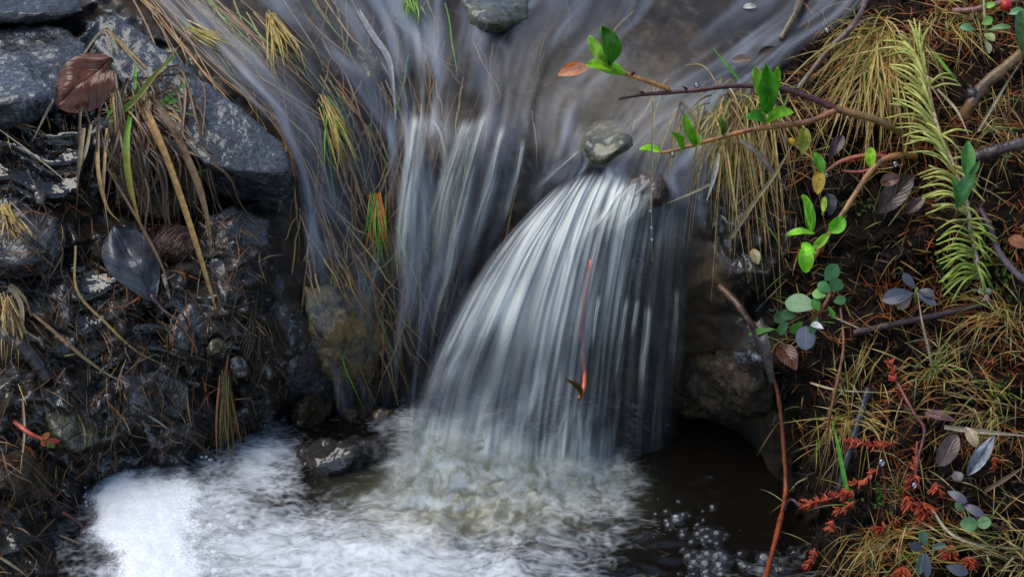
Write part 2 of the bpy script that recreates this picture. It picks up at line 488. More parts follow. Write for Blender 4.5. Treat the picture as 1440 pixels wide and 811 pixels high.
M = dict(
    ground=m_ground(), granite=m_granite('wet_granite', (.48, .53, .62)), dark_rock=m_granite('dark_wet_rock', (.4, .42, .47), .5),
    moss_rock=m_granite('mossy_rock', (.5, .46, .3), .2, 1.0, .25), ochre=m_granite('ochre_rock', (1, .8, .5), .3, .4, .12, .75),
    rust=m_granite('rust_stone', (.75, .3, .18), .1), pale=m_granite('pale_stone', (1.5, 1.4, 1.25), 0, 0, .25),
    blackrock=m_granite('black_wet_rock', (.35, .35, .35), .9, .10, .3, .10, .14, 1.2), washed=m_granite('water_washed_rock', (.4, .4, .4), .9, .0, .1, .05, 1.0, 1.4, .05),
    plant=m_plant('plant'), wetplant=m_plant('wet_plant', .22, .1), leaf=m_leaf('leaf', .36, .42, (1.6, 1.4, 1.2), .4, .35), deadleaf=m_leaf('dead_leaf', .2, .05, (.75, .7, .6), .5, .5, 7),
    greyleaf=m_leaf('grey_leaf', .27, .0, (.6, .55, .55), .5, .35, 6), bark=m_bark('bark'), waxleaf=m_leaf('waxy_leaf', .3, .08, (1.3, 1.3, 1.2), .2, .2, 7),
    pool=m_pool(), foam=m_foam(), bubble=m_bubble(), drop=m_drop(), film=m_film(),
    stream=m_water_streak('stream_water', 60, 6, .12, 1.0, (.07, .078, .10), (.215, .24, .29), .0, .76, 1.3, .10, 4, .55, .3, .6, .45),  # blue of the veil colours imitates sky light reflected by the water
    fall=m_water_streak('fall_water', 90, 3.4, .05, 1.02, (.14, .15, .16), (.60, .62, .58), .20, .92, 4.1, .10, 5, .6, .2, .8, .42),
    strand=m_water_streak('strand_water', 230, 14, .36, .80, (.22, .235, .225), (.74, .74, .66), .03, .85, 7.7, .4, 4, .6),
)

# ------------------------------------------------------------------ ground
COLS = [-300, 0, 150, 300, 420, 520, 620, 720, 820, 920, 1000, 1080, 1160, 1300, 1440, 1750]
ROWS = [-250, 0, 100, 200, 300, 400, 500, 600, 700, 811, 950]
TAB = {
    -300: [.50, .30, .22, .16, .11, .06, .01, -.04, -.095, -.165, -.22],
    0: [.50, .30, .22, .16, .11, .06, .01, -.04, -.095, -.165, -.22],
    150: [.50, .30, .22, .155, .125, .07, .03, 0, 0, -.10, -.17],
    300: [.50, .29, .22, .17, .13, .09, .06, .05, .02, -.085, -.17],
    420: [.52, .29, .22, .17, .14, .11, .09, .105, .06, -.05, -.17],
    520: [.55, .29, .23, .185, .155, .135, .12, .115, .08, -.02, -.17],
    620: [.55, .29, .225, .18, .155, .145, .135, .125, .10, -.02, -.17],
    720: [.55, .29, .225, .175, .15, .14, .13, .12, .10, -.02, -.17],
    820: [.55, .29, .22, .16, .125, .125, .125, .12, .10, -.02, -.17],
    920: [.54, .28, .20, .14, .10, .10, .11, .11, .09, -.02, -.17],
    1000: [.52, .28, .19, .12, .088, .072, .075, .09, .08, -.03, -.17],
    1080: [.48, .27, .18, .11, .07, .04, .02, .012, -.005, -.065, -.18],
    1160: [.44, .25, .17, .10, .06, .02, -.02, -.05, -.09, -.135, -.19],
    1300: [.42, .22, .15, .09, .05, .01, -.03, -.07, -.11, -.155, -.20],
    1440: [.42, .20, .14, .085, .045, .005, -.035, -.075, -.115, -.16, -.205],
    1750: [.42, .20, .14, .085, .045, .005, -.035, -.075, -.115, -.16, -.205],
}
GX = np.arange(-300, 1751, 5.0)
GY = np.arange(-250, 951, 5.0)
tab = np.array([TAB[c] for c in COLS]).T
tmp = np.array([np.interp(GX, COLS, r) for r in tab])
YM = np.array([np.interp(GY, ROWS, tmp[:, i]) for i in range(len(GX))]).T
def blur(a, sg):
    n = int(3 * sg); k = np.exp(-.5 * (np.arange(-n, n + 1) / sg) ** 2); k /= k.sum()
    for ax in (0, 1):
        p = np.pad(a, [(n, n) if i == ax else (0, 0) for i in (0, 1)], mode='reflect', reflect_type='odd')
        a = np.apply_along_axis(lambda m: np.convolve(m, k, 'valid'), ax, p)
    return a
YM = blur(YM, 5.0)
def macroY(px, py):
    x = min(max((px + 300) / 5, 0), len(GX) - 1.001); y = min(max((py + 250) / 5, 0), len(GY) - 1.001)
    i, j = int(x), int(y); fx, fy = x - i, y - j
    return (YM[j, i] * (1 - fx) + YM[j, i + 1] * fx) * (1 - fy) + (YM[j + 1, i] * (1 - fx) + YM[j + 1, i + 1] * fx) * fy

# hollows (negative) and humps (positive) of the banks: px, py, rx, ry, metres
BUMPS = [(190, 275, 90, 40, -.05), (300, 285, 60, 25, -.04), (60, 260, 60, 30, .008), (340, 400, 60, 90, .03), (250, 430, 90, 60, .012),
         (380, 540, 45, 70, .012), (100, 560, 90, 40, .015), (260, 590, 80, 40, .015), (40, 470, 60, 30, .015),
         (1080, 430, 45, 40, -.035), (1130, 640, 45, 90, -.015), (1275, 255, 70, 40, -.03), (1330, 330, 90, 30, .012),
         (1200, 470, 60, 40, .012), (1020, 640, 60, 40, -.03), (470, 470, 40, 90, .012), (1215, 215, 70, 25, -.015),
         (1380, 560, 60, 40, .01), (1240, 620, 60, 50, .01), (960, 400, 30, 40, .01)]
def banks(px, py):
    """(left bank, stream bed, right bank) weights at a spot."""
    edge_l = np.interp(py, [-250, 0, 100, 200, 250, 330, 420, 520, 600, 680, 811], [60, 150, 300, 385, 400, 395, 390, 430, 430, 330, 110])
    edge_r = np.interp(py, [-250, 0, 60, 140, 220, 330, 430, 600, 811], [1180, 1130, 1110, 1010, 970, 1000, 1040, 1085, 1085])
    l = 1 - smooth01(edge_l - 25, edge_l + 25, px)
    r = smooth01(edge_r - 20, edge_r + 30, px)
    return l, max(0, 1 - l - r), r
def groundY(px, py):
    Y = macroY(px, py)
    for bx, by, rx, ry, h in BUMPS:
        d = ((px - bx) / rx) ** 2 + ((py - by) / ry) ** 2
        if d < 5: Y -= h * math.exp(-d)
    p = P(px, py, Y)
    l, s, r = banks(px, py)
    a = noise.fractal(p * 24, 1.0, 2.1, 4)
    b = noise.turbulence(p * 70, 4, False, noise_basis='PERLIN_ORIGINAL')
    rid = noise.ridged_multi_fractal(p * 30, 1.0, 2.0, 4, 1.0, 2.0)
    ph = (py + 46 * noise.noise(Vector((px * .012, py * .006, 5.5)))) / 38.0
    Y += l * .009 * (.5 - (ph - math.floor(ph))) * (1 - smooth01(.8, 1, ph - math.floor(ph)))
    Y -= l * (.013 * a + .007 * (rid - 1.1) + .004 * (b - .5)) + s * (.005 * a + .004 * (b - .5)) + r * (.009 * a + .010 * (b - .5) + .0035 * noise.fractal(p * 190, 1.0, 2.1, 2))
    return Y

pxs = list(np.arange(-300, -52, 8.0)) + list(np.arange(-50, 1492, 4.0)) + list(np.arange(1498, 1751, 9.0))
pys = [-250, -220, -190, -160, -130, -100, -75] + list(np.arange(-55, 870, 4.0)) + [880, 900, 925, 950]
gv = np.zeros((len(pys), len(pxs), 3)); gc = np.zeros((len(pys), len(pxs), 3))
for j, y in enumerate(pys):
    for i, x in enumerate(pxs):
        gv[j, i] = P(x, y, groundY(x, y))
        l, s, r = banks(x, y)
        gc[j, i] = (max(l, s, 1 - smooth01(1050, 1130, x)), s, r)
# the sheet runs on level all round
def ext(v, c, side, steps):
    for dx, dy, dz in steps:
        if side == 'L': n = v[:, :1] + np.array([-dx, 0, dz]); v = np.concatenate([n, v], 1); c = np.concatenate([c[:, :1], c], 1)
        if side == 'R': n = v[:, -1:] + np.array([dx, 0, dz]); v = np.concatenate([v, n], 1); c = np.concatenate([c, c[:, -1:]], 1)
        if side == 'T': n = v[:1] + np.array([0, dy, dz]); v = np.concatenate([n, v], 0); c = np.concatenate([c[:1], c], 0)
        if side == 'B': n = v[-1:] + np.array([0, -dy, dz]); v = np.concatenate([v, n], 0); c = np.concatenate([c, c[-1:]], 0)
    return v, c
gv, gc = ext(gv, gc, 'L', [(.3, 0, .02), (12, 0, .05)]); gv, gc = ext(gv, gc, 'R', [(.3, 0, .02), (12, 0, .05)])
gv, gc = ext(gv, gc, 'T', [(0, .3, .005), (0, 14, .02)]); gv, gc = ext(gv, gc, 'B', [(0, .3, -.03), (0, 12, 0)])
H_, W_ = gv.shape[:2]
g = MB()
fs = [(j * W_ + i, (j + 1) * W_ + i, (j + 1) * W_ + i + 1, j * W_ + i + 1) for j in range(H_ - 1) for i in range(W_ - 1)]
g.add(gv.reshape(-1, 3), fs, [tuple(c) for c in gc.reshape(-1, 3)])
ground = g.build('ground', M['ground'])
tag(ground, 'dark wet peat and soil banks running down to the pool', None, None, 'structure')
BV, BF = list(g.v), list(g.f)         # everything solid that litter may lie on

# ------------------------------------------------------------------ rocks
def finish_rock(name, me, m, amp, fr, label, cat, group=None, sm=3):
    n = len(me.vertices)
    bm = bmesh.new(); bm.from_mesh(me)
    for _ in range(sm): bmesh.ops.smooth_vert(bm, verts=bm.verts, factor=.5, use_axis_x=True, use_axis_y=True, use_axis_z=True)
    bm.normal_update()
    for v in bm.verts:
        p = v.co
        d = noise.fractal(p * fr, 1.0, 2.1, 4) * amp + (noise.turbulence(p * fr * 4, 3, False) - .5) * amp * .5
        v.co = p + v.normal * d
    cen = sum((v.co for v in bm.verts), Vector()) / n
    low = min(v.co.z for v in bm.verts)
    at = Vector((cen.x, cen.y, low))
    global BV, BF
    o = len(BV)
    bm.verts.index_update()
    BV += [tuple(v.co) for v in bm.verts]; BF += [tuple(v.index + o for v in f.verts) for f in bm.faces]
    for v in bm.verts: v.co -= at
    me2 = bpy.data.meshes.new(name); bm.to_mesh(me2); bm.free()
    me2.polygons.foreach_set('use_smooth', [True] * len(me2.polygons))
    me2.materials.append(m)
    ob = bpy.data.objects.new(name, me2); C.objects.link(ob); ob.location = at
    return tag(ob, label, cat, group)

def hull_rock(name, pts, m, label, cat='rock', vox=.003, amp=.0025, fr=40, group=None, sm=3):
    bm = bmesh.new()
    for p in pts: bm.verts.new(p)
    r = bmesh.ops.convex_hull(bm, input=bm.verts)
    junk = [e for e in r['geom_interior'] if isinstance(e, bmesh.types.BMVert)]
    bmesh.ops.delete(bm, geom=junk, context='VERTS')
    me = bpy.data.meshes.new('hull'); bm.to_mesh(me); bm.free()
    o = bpy.data.objects.new('hull', me); C.objects.link(o)
    md = o.modifiers.new('r', 'REMESH'); md.mode = 'VOXEL'; md.voxel_size = vox
    dg = bpy.context.evaluated_depsgraph_get(); dg.update()
    m2 = bpy.data.meshes.new_from_object(o.evaluated_get(dg))
    bpy.data.objects.remove(o); bpy.data.meshes.remove(me)
    return finish_rock(name, m2, m, amp, fr, label, cat, group, sm)

def px_rock(name, outline, m, label, depth=.03, bulge=.015, h=.006, Yfix=None, cat='rock', vox=.003, amp=.003, fr=40, seed=0, sm=3, group=None):
    """boulder whose visible rim follows outline [(px, py)...]: the front bulges out of the bank and the back is sunk in it."""
    cx = sum(p[0] for p in outline) / len(outline); cy = sum(p[1] for p in outline) / len(outline)
    pts = []
    for (x, y) in outline:
        Y = (macroY(x, y) if Yfix is None else Yfix) - h
        pts.append(P(x, y, Y)); pts.append(P(cx + (x - cx) * .8, cy + (y - cy) * .8, Y + depth))
        for k in (.78, .5):
            q = P(cx + (x - cx) * k, cy + (y - cy) * k, Y - bulge * (1 - k * k) * (0.75 + .5 * noise.noise(Vector((x * .03, y * .03, k * 4 + seed)))))
            pts.append(q)
    return hull_rock(name, pts, m, label, cat, vox, amp, fr, group, sm)

top = [(135, 18, .248), (160, 14, .252), (215, 58, .225), (275, 100, .20), (335, 145, .175), (392, 192, .152), (406, 224, .136), (396, 240, .125), (332, 236, .118),
       (285, 224, .122), (255, 190, .145), (212, 165, .163), (175, 120, .187), (128, 60, .222)]
tp = [P(*t) for t in top]
tp = [p + Vector((.004, -.014, .004)) for p in tp]
hull_rock('granite_slab', tp + [p + Vector((0, .04, -.05)) for p in tp], M['granite'], 'large grey speckled granite slab sloping beside the stream, dry grass over its lower left', 'rock', amp=.002, fr=30)
px_rock('flat_rock', [(-60, 45), (20, 36), (90, 38), (124, 60), (128, 110), (95, 150), (40, 178), (-60, 190)], M['granite'], 'flat blue-grey wet rock left of the brown leaf', .03, .008, .012)
px_rock('dark_rock', [(-50, -30), (60, -28), (112, -5), (122, 16), (80, 30), (20, 36), (-50, 34)], M['dark_rock'], 'dark wet rock cut off by the top left corner of the photo', .03, .012, .02)
px_rock('bank_rock', [(-40, 305), (20, 288), (85, 300), (100, 335), (80, 385), (20, 395), (-40, 390)], M['dark_rock'], 'dark wet rock under the small dry grass tuft at the left edge', .03, .014, .014)
px_rock('bank_rock', [(285, 300), (330, 288), (380, 305), (388, 350), (372, 420), (330, 470), (300, 480), (300, 400), (282, 350)], M['dark_rock'], 'tall wet grey rock face below the granite slab where the long orange stalk ends', .03, .015, .014)
px_rock('bank_rock', [(232, 455), (270, 420), (310, 440), (312, 480), (270, 500), (235, 490)], M['granite'], 'small speckled rock left of the orange stone', .02, .008, .016)
px_rock('slope_rock', [(385, 440), (420, 420), (455, 470), (475, 560), (470, 600), (430, 590), (395, 540)], M['dark_rock'], 'streaked dark rock face with water trickling down left of the cascade', .03, .010, .004)
px_rock('ochre_rock', [(425, 400), (480, 395), (530, 415), (540, 470), (530, 530), (500, 560), (455, 530), (430, 470)], M['ochre'], 'yellow ochre rock behind the thin water left of the cascade', .03, .012, .007)
px_rock('orange_stone', [(284, 488), (296, 474), (312, 472), (320, 484), (314, 498), (292, 500)], M['ochre'], 'small orange stone at the lower end of the long orange stalk', .012, .008, .03, vox=.002)
px_rock('pale_stone', [(322, 505), (334, 497), (347, 503), (353, 520), (343, 532), (328, 526)], M['pale'], 'pale pinkish pebble below the orange stone', .012, .008, .024, vox=.002)
px_rock('pale_stone', [(44, 270), (58, 262), (72, 268), (70, 284), (58, 291), (47, 284)], M['pale'], 'cream coloured pebble at the edge of the shallow water on the left bank', .01, .006, .018, vox=.002)
px_rock('speckled_stone', [(75, 425), (92, 415), (108, 428), (106, 450), (90, 457), (78, 445)], M['pale'], 'white speckled stone half sunk in black mud left of the grey leaf', .012, .006, .014, vox=.002)
px_rock('bank_rock', [(60, 575), (105, 568), (140, 590), (145, 620), (110, 640), (70, 625)], M['moss_rock'], 'greenish stone in the muddy bank above the white foam', .02, .010, .012)
px_rock('mossy_stone', [(806, 190), (835, 172), (872, 166), (896, 180), (900, 205), (880, 228), (845, 240), (815, 235)], M['moss_rock'], 'mossy yellow-green stone standing in the stream above the main fall', .03, .016, .007)
px_rock('mossy_stone', [(640, -10), (690, -25), (745, -8), (742, 25), (715, 46), (680, 48), (655, 30)], M['moss_rock'], 'mossy dark stone in the stream at the top edge of the photo', .03, .012, .013)
px_rock('rust_stone', [(876, 262), (900, 240), (930, 242), (940, 265), (932, 290), (905, 300), (884, 288)], M['rust'], 'reddish brown stone at the crest of the main fall', .03, .012, .016)
px_rock('pebble', [(878, 368), (890, 360), (908, 362), (917, 374), (905, 386), (885, 383)], M['pale'], 'small pale pebble behind the hanging straw in the right hand falls', .012, .006, .022, vox=.002)
px_rock('dark_boulder', [(945, 545), (965, 508), (1010, 490), (1060, 488), (1090, 505), (1092, 560), (1075, 588), (1020, 592), (960, 585)], M['blackrock'], 'black wet boulder with ochre patches right of the main fall', .04, .016, .014, amp=.007, fr=38)
px_rock('stone', [(1030, 495), (1050, 488), (1072, 496), (1078, 512), (1060, 516), (1035, 512)], M['granite'], 'grey streaked stone lying on the black boulder beside the bark', .02, .006, .056, vox=.002)
px_rock('pool_boulder', [(402, 655), (425, 628), (450, 632), (475, 612), (505, 622), (535, 614), (556, 645), (540, 690), (505, 728), (455, 732), (418, 710)], M['washed'], 'dark rounded boulder washed over by water in front of the left cascade', .04, .05, .0, Yfix=.034, amp=.006, fr=45)
px_rock('stone', [(518, 585), (535, 572), (556, 575), (562, 598), (545, 612), (524, 606)], M['ochre'], 'small brown stone at the foot of the left cascade', .02, .01, .02, vox=.002)
px_rock('cliff_rock', [(500, 60), (540, 70), (545, 110), (520, 125), (498, 105)], M['moss_rock'], 'pale yellowish stone under the stream beside the bleached stick', .02, .006, .005)

px_rock('bank_rock', [(470, 575), (500, 560), (535, 575), (545, 605), (520, 625), (480, 615)], M['blackrock'], 'black wet rock at the waterline below the ochre rock', .03, .02, .012, amp=.005)
px_rock('bank_rock', [(405, 560), (440, 548), (468, 570), (470, 605), (440, 622), (410, 610)], M['blackrock'], 'black wet rock at the waterline right of the hanging reddish grass', .03, .02, .012, amp=.005)
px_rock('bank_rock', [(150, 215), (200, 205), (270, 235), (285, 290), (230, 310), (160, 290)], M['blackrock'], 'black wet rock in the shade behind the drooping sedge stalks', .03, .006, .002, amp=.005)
px_rock('bank_rock', [(170, 530), (225, 515), (270, 545), (265, 590), (215, 605), (175, 575)], M['dark_rock'], 'dark glossy rock in the mud above the middle of the foam', .03, .012, .012, amp=.005)
px_rock('bank_rock', [(0, 640), (50, 632), (80, 665), (70, 705), (20, 715), (-20, 690)], M['blackrock'], 'black wet rock at the left edge beside the foam', .03, .012, .012, amp=.005)
BVH = BVHTree.FromPolygons([Vector(v) for v in BV], BF)
def hit(px, py, lift=0.0):
    d = ray(px, py).normalized()
    loc, nrm, idx, dist = BVH.ray_cast(EYE, d)
    if loc is None:
        loc = P(px, py, macroY(px, py)); nrm = Vector((0, -.7, .7))
    if nrm.dot(d) > 0: nrm = -nrm
    return loc + nrm * lift, nrm
def pt(px, py, h=.01):
    """a point h metres clear of the bank, measured towards the eye, never inside it."""
    d = ray(px, py).normalized()
    loc, _ = hit(px, py)
    a = (loc - EYE).length - .003
    b = (P(px, py, macroY(px, py)) - EYE).length - h
    return EYE + d * min(a, b)
def pts(l, h=.01):
    return [pt(q[0], q[1], q[2] if len(q) > 2 else h) for q in l]
def clear(p, gap=.002):
    v = p - EYE; L = v.length
    loc, nrm, idx, dist = BVH.ray_cast(EYE, v.normalized())
    if loc is not None and dist - gap < L: return EYE + v.normalized() * (dist - gap)
    return p

# ------------------------------------------------------------------ running water
def loft(lines, nA, nT, zfun=None):
    """lines: streamlines, each a list of (px, py, Y or None, lift); returns a grid of world points."""
    res = []
    for ln in lines:
        w = []
        for q in ln:
            Y = q[2] if q[2] is not None else macroY(q[0], q[1]) - q[3]
            w.append(tuple(P(q[0], q[1], Y)))
        res.append(catmull(w, nT))
    res = np.array(res)
    out = np.array([catmull(res[:, t], nA) for t in range(nT)])       # nT x nA x 3
    return out

def water_mesh(name, grid, colfun, m, label, rip=.002, rf=(60, 4), seed=0, kind='structure', mb=None):
    nT, nA = grid.shape[:2]
    mb2 = mb or MB()
    du = np.linalg.norm(np.diff(grid, axis=1), axis=2); dv = np.linalg.norm(np.diff(grid, axis=0), axis=2)
    wid = np.concatenate([[0], np.cumsum(du.mean(0))]); lon = np.concatenate([[0], np.cumsum(dv.mean(1))])
    vs, cs, uvs = [], [], []
    for t in range(nT):
        for a in range(nA):
            p = Vector(grid[t, a])
            r = rip * noise.noise(Vector((wid[a] * rf[0] * 3, lon[t] * rf[1] * 3, seed))) + rip * .5 * noise.noise(Vector((wid[a] * rf[0] * 8, lon[t] * rf[1] * 5, seed + 4)))
            p = p + Vector((0, -.6, .8)) * r
            vs.append(p); uvs.append((wid[a], lon[t])); cs.append(colfun(a / (nA - 1), t / (nT - 1), p))
    fs = [(t * nA + a, (t + 1) * nA + a, (t + 1) * nA + a + 1, t * nA + a + 1) for t in range(nT - 1) for a in range(nA - 1)]
    mb2.add(vs, fs, cs, uvs)
    if mb is None:
        o = mb2.build(name, m)
        return tag(o, label, None, None, kind)

L_ = .014
def SL(*q): return [(a, b, None, L_ if len(r) == 0 else r[0]) for a, b, *r in q]
stream_lines = [
    SL((60, -120), (170, -30), (290, 95), (390, 190), (420, 300), (430, 400), (450, 500), (478, 615)),
    SL((200, -120), (270, -20), (370, 90), (450, 200), (475, 310), (490, 420), (500, 510), (515, 610)),
    SL((380, -120), (410, -20), (480, 80), (525, 180), (535, 300), (535, 420), (540, 510), (545, 605)),
    SL((540, -120), (545, -20), (570, 70), (575, 150), (570, 260, .02), (565, 380, .02), (560, 500, .02), (560, 600)),
    SL((680, -120), (660, -20), (635, 60), (615, 140), (605, 240, .026), (600, 370, .028), (590, 490, .028), (580, 600)),
    SL((800, -120), (750, -20), (710, 60), (690, 140), (675, 240, .028), (650, 370, .03), (620, 490, .03), (600, 600)),
    SL((900, -120), (850, -20), (790, 60), (755, 140), (735, 240, .02), (700, 370, .024), (660, 490, .02), (625, 600)),
]
def smoke(u, v, seed, fu, fv):
    """soft plumes drawn out along the flow, swirling where it is fast."""
    w1 = noise.fractal(Vector((u * 6, v * 4, seed)), 1, 2, 3); w2 = noise.fractal(Vector((u * 6, v * 4, seed + 9)), 1, 2, 3)
    q = Vector((u * fu * 3 + w1 * 1.3, v * fv * 3 + w2 * 1.1, seed * 2))
    n = noise.fractal(q, .9, 2.1, 5 if fu > 10 else 3)
    n2 = noise.fractal(Vector((u * fu * 9 + w1 * 3, v * fv * 3 + w2, seed * 3)), .9, 2.1, 3 if fu > 10 else 2)
    return min(1, max(0, .5 + .42 * n + .20 * n2))

def col_stream(a, t, p):
    px, py = project(p)
    air = smoke(a * .36, t * .62, 2.2, 9.0, 2.6)
    if py > 140 and 545 < px < 760: air += .18 * smooth01(140, 180, py) * (1 - smooth01(400, 560, py))
    film = .95 - .3 * smooth01(300, 500, py)
    film *= 1 - .75 * math.exp(-((px - (752 - .06 * py)) / 32) ** 2) * smooth01(20, 110, py)
    film *= 1 - .6 * math.exp(-((px - 545) / 22) ** 2) * smooth01(170, 260, py)
    e = smooth01(0, .05, a) * smooth01(0, .04, 1 - a) * (1 - smooth01(.93, 1, t))
    film *= .5 + .65 * smooth01(-.3, .4, noise.fractal(Vector((p.x * 11, p.y * 7, 4.4)), 1, 2, 3))
    return (air, min(1, film), e)
water_mesh('stream_water', loft(stream_lines, 280, 260), col_stream, M['stream'], 'silky stream water sliding over the slope and the left cascade', .0008, (14, 2))
stream2 = [
    SL((800, -120), (750, -20), (710, 60), (705, 140), (720, 220), (720, 300), (700, 360)),
    SL((920, -120), (880, -20), (810, 70), (775, 150), (765, 215), (760, 260), (745, 310)),
    SL((1030, -120), (990, -20), (900, 80), (850, 160), (830, 215), (815, 250), (800, 290)),
    SL((1120, -120), (1090, -20), (1000, 70), (930, 150), (895, 205), (880, 240), (870, 275)),
    SL((1210, -120), (1180, -10), (1090, 60), (1010, 130), (965, 190), (940, 245), (930, 290)),
    SL((1250, -120), (1220, 0), (1120, 80), (1045, 150), (1010, 220), (1000, 290), (1000, 340)),
]
def col_stream2(a, t, p):
    px, py = project(p)
    air = smoke(a * .30, t * .42, 6.2, 8, 2.8)
    e = smooth01(0, .05, a) * smooth01(0, .06, 1 - a) * (1 - smooth01(.86, 1, t))
    film = 1 - .7 * math.exp(-((px - 765) / 40) ** 2) * smooth01(20, 120, py)
    film *= .58 + .6 * smooth01(-.3, .4, noise.fractal(Vector((p.x * 11, p.y * 7, 14.4)), 1, 2, 3))
    return (air, min(1, film), e)
water_mesh('stream_water', loft(stream2, 260, 200), col_stream2, M['stream'], 'silky stream water coming down to the crest of the main fall', .0008, (12, 2), seed=5)

F = [
    [(786, 258, .128), (742, 296, .110), (692, 350, .09), (636, 440, .064), (592, 535, .038), (566, 622, .016), (552, 730, 0)],
    [(808, 248, .126), (776, 290, .104), (732, 352, .08), (686, 440, .054), (646, 540, .028), (626, 640, .002), (616, 735, -.012)],
    [(834, 240, .122), (808, 286, .098), (778, 356, .07), (748, 448, .044), (726, 550, .018), (714, 640, -.006), (708, 735, -.018)],
    [(864, 240, .116), (844, 292, .092), (822, 366, .064), (802, 458, .038), (786, 560, .012), (778, 650, -.005), (774, 730, -.016)],
    [(892, 246, .108), (876, 302, .084), (860, 376, .06), (845, 470, .038), (834, 570, .018), (828, 650, .002), (826, 725, -.008)],
    [(918, 256, .098), (908, 320, .076), (896, 400, .06), (886, 490, .047), (879, 590, .032), (876, 660, .022), (874, 720, .010)],
    [(952, 274, .088), (944, 338, .072), (938, 410, .063), (930, 500, .055), (923, 590, .045), (919, 650, .037), (915, 708, .03)],
    [(992, 290, .08), (984, 350, .066), (978, 420, .062), (968, 500, .058), (958, 590, .052), (950, 650, .048), (944, 695, .045)],
]
def fall_grid(dy=0.0, nA=280, nT=200):
    return loft([[(x, y, Y + dy, 0) for x, y, Y in l] for l in F], nA, nT)
def col_fall(a, t, p):
    crest = math.exp(-((t - .10) / .12) ** 2) * smooth01(.25, .5, a) * (1 - smooth01(.62, .75, a))
    left = math.exp(-((a - .22) / .16) ** 2) * (1 - smooth01(.45, .8, t))
    air = .47 + .20 * left + .42 * crest - .16 * smooth01(.45, .6, t) * (1 - smooth01(.72, .86, t)) - .16 * smooth01(.58, .72, a)
    air += .42 * smooth01(.58, .92, t) * (1 - smooth01(.55, .85, a)) + .25 * smooth01(.8, 1, t)
    air += .48 * (smoke(a * .3, t * .33, 1.0, 16.0, 2.2) - .5) + .34 * (smoke(a * .3, t * .4, 21.0, 5.0, 3.2) - .5)
    film = 1.0 - .42 * smooth01(.52, .72, a)
    tb = t + .07 * noise.noise(Vector((a * 9, 3.3, 1.1)))
    e = smooth01(0, .06, a) * (1 - smooth01(.84, 1, a)) * smooth01(0, .10, t) * (1 - smooth01(.88, .995, tb))
    return (air, film, e)
water_mesh('waterfall', fall_grid(), col_fall, M['fall'], 'main waterfall arching from the reddish stone into the pool', .004, (40, 2.5), 2)
def col_fall2(a, t, p):
    c = col_fall(a, t, p)
    return (c[0] - .1, c[1] * .8, c[2])
water_mesh('waterfall', fall_grid(.014, 160, 120), col_fall2, M['fall'], 'inner veil of the main waterfall behind its front sheet', .005, (34, 2.0), 9)

# separate bright strands of falling water
sb = MB()
STR = [  # px polyline, width px, extra lift, air
    ([(592, 158), (585, 200), (575, 270), (568, 350), (572, 430)], 34, .034, .75),
    ([(606, 165), (622, 190), (628, 240), (612, 300), (600, 350)], 24, .036, .55),
    ([(664, 165), (650, 205), (632, 265), (622, 330), (618, 400)], 36, .038, .72),
    ([(688, 150), (672, 200), (655, 270), (640, 340), (628, 420), (618, 480)], 26, .038, .6),
    ([(712, 172), (700, 215), (690, 260), (672, 320), (655, 400)], 26, .036, .6),
    ([(737, 190), (728, 240), (716, 290), (706, 330)], 16, .03, .5),
    ([(640, 330), (630, 390), (615, 440), (607, 500)], 14, .04, .5),
    ([(820, 210), (795, 230), (765, 258), (745, 285)], 18, .025, .45),
    ([(922, 250), (905, 268), (880, 285), (850, 308)], 30, .024, .55),
]
for l, w, h, air in STR:
    w3 = [P(x, y, macroY(x, y) - h) for x, y in l]
    L3 = []
    for k in (-1, 0, 1):
        L3.append([tuple(q + RIGHT * (k * w * PXM * .5) + Vector((0, .004 * k * k, 0))) for q in w3])
    grid = np.array([catmull(q, 40) for q in L3]); grid = np.array([catmull(grid[:, t], 13) for t in range(40)])
    water_mesh('x', grid, lambda a, t, p, air=air: (air, 1, (4 * a * (1 - a)) ** 1.3 * smooth01(0, .12, t) * (1 - smooth01(.5, 1, t))), M['strand'], '', .0018, (80, 6), U(0, 99), mb=sb)
STR2 = [([(884, 412, .05), (876, 460, .044), (868, 520, .036), (858, 580, .03)], 20, .5), ([(898, 420, .05), (893, 450, .046), (888, 480, .042)], 9, .8),
        ([(913, 425, .052), (910, 470, .048), (905, 520, .042), (903, 570, .04)], 16, .7), ([(845, 410, .05), (836, 460, .038), (832, 500, .03)], 22, .5),
        ([(955, 400, .054), (952, 470, .05), (950, 540, .048)], 26, .35), ([(872, 545, .03), (866, 600, .02), (858, 660, .014)], 9, .35),
        ([(808, 565, -.002), (790, 610, -.012), (760, 660, -.02)], 34, .3), ([(812, 566, -.002), (816, 610, -.01), (822, 655, -.014)], 18, .3),
        ([(885, 258, .09), (868, 280, .08), (848, 310, .068), (825, 335, .06)], 30, .8), ([(905, 268, .084), (900, 290, .076), (885, 310, .07), (868, 325, .066)], 34, .6),
        ([(590, 560, .022), (582, 640, .008), (575, 715, -.004)], 40, .45)]
for l, w, air in STR2:
    w3 = [P(*q) for q in l]
    L3 = [[tuple(q + RIGHT * (k * w * PXM * .5) + Vector((0, .003 * k * k, 0))) for q in w3] for k in (-1, 0, 1)]
    grid = np.array([catmull(q, 36) for q in L3]); grid = np.array([catmull(grid[:, t], 11) for t in range(36)])
    water_mesh('x', grid, lambda a, t, p, air=air: (air, 1, (4 * a * (1 - a)) ** 1.2 * smooth01(0, .15, t) * (1 - smooth01(.55, 1, t))), M['strand'], '', .0012, (80, 6), U(0, 99), mb=sb)
tag(sb.build('waterfall_strands', M['strand']), 'bright white strands of water standing out of the falls', None, None, 'structure')

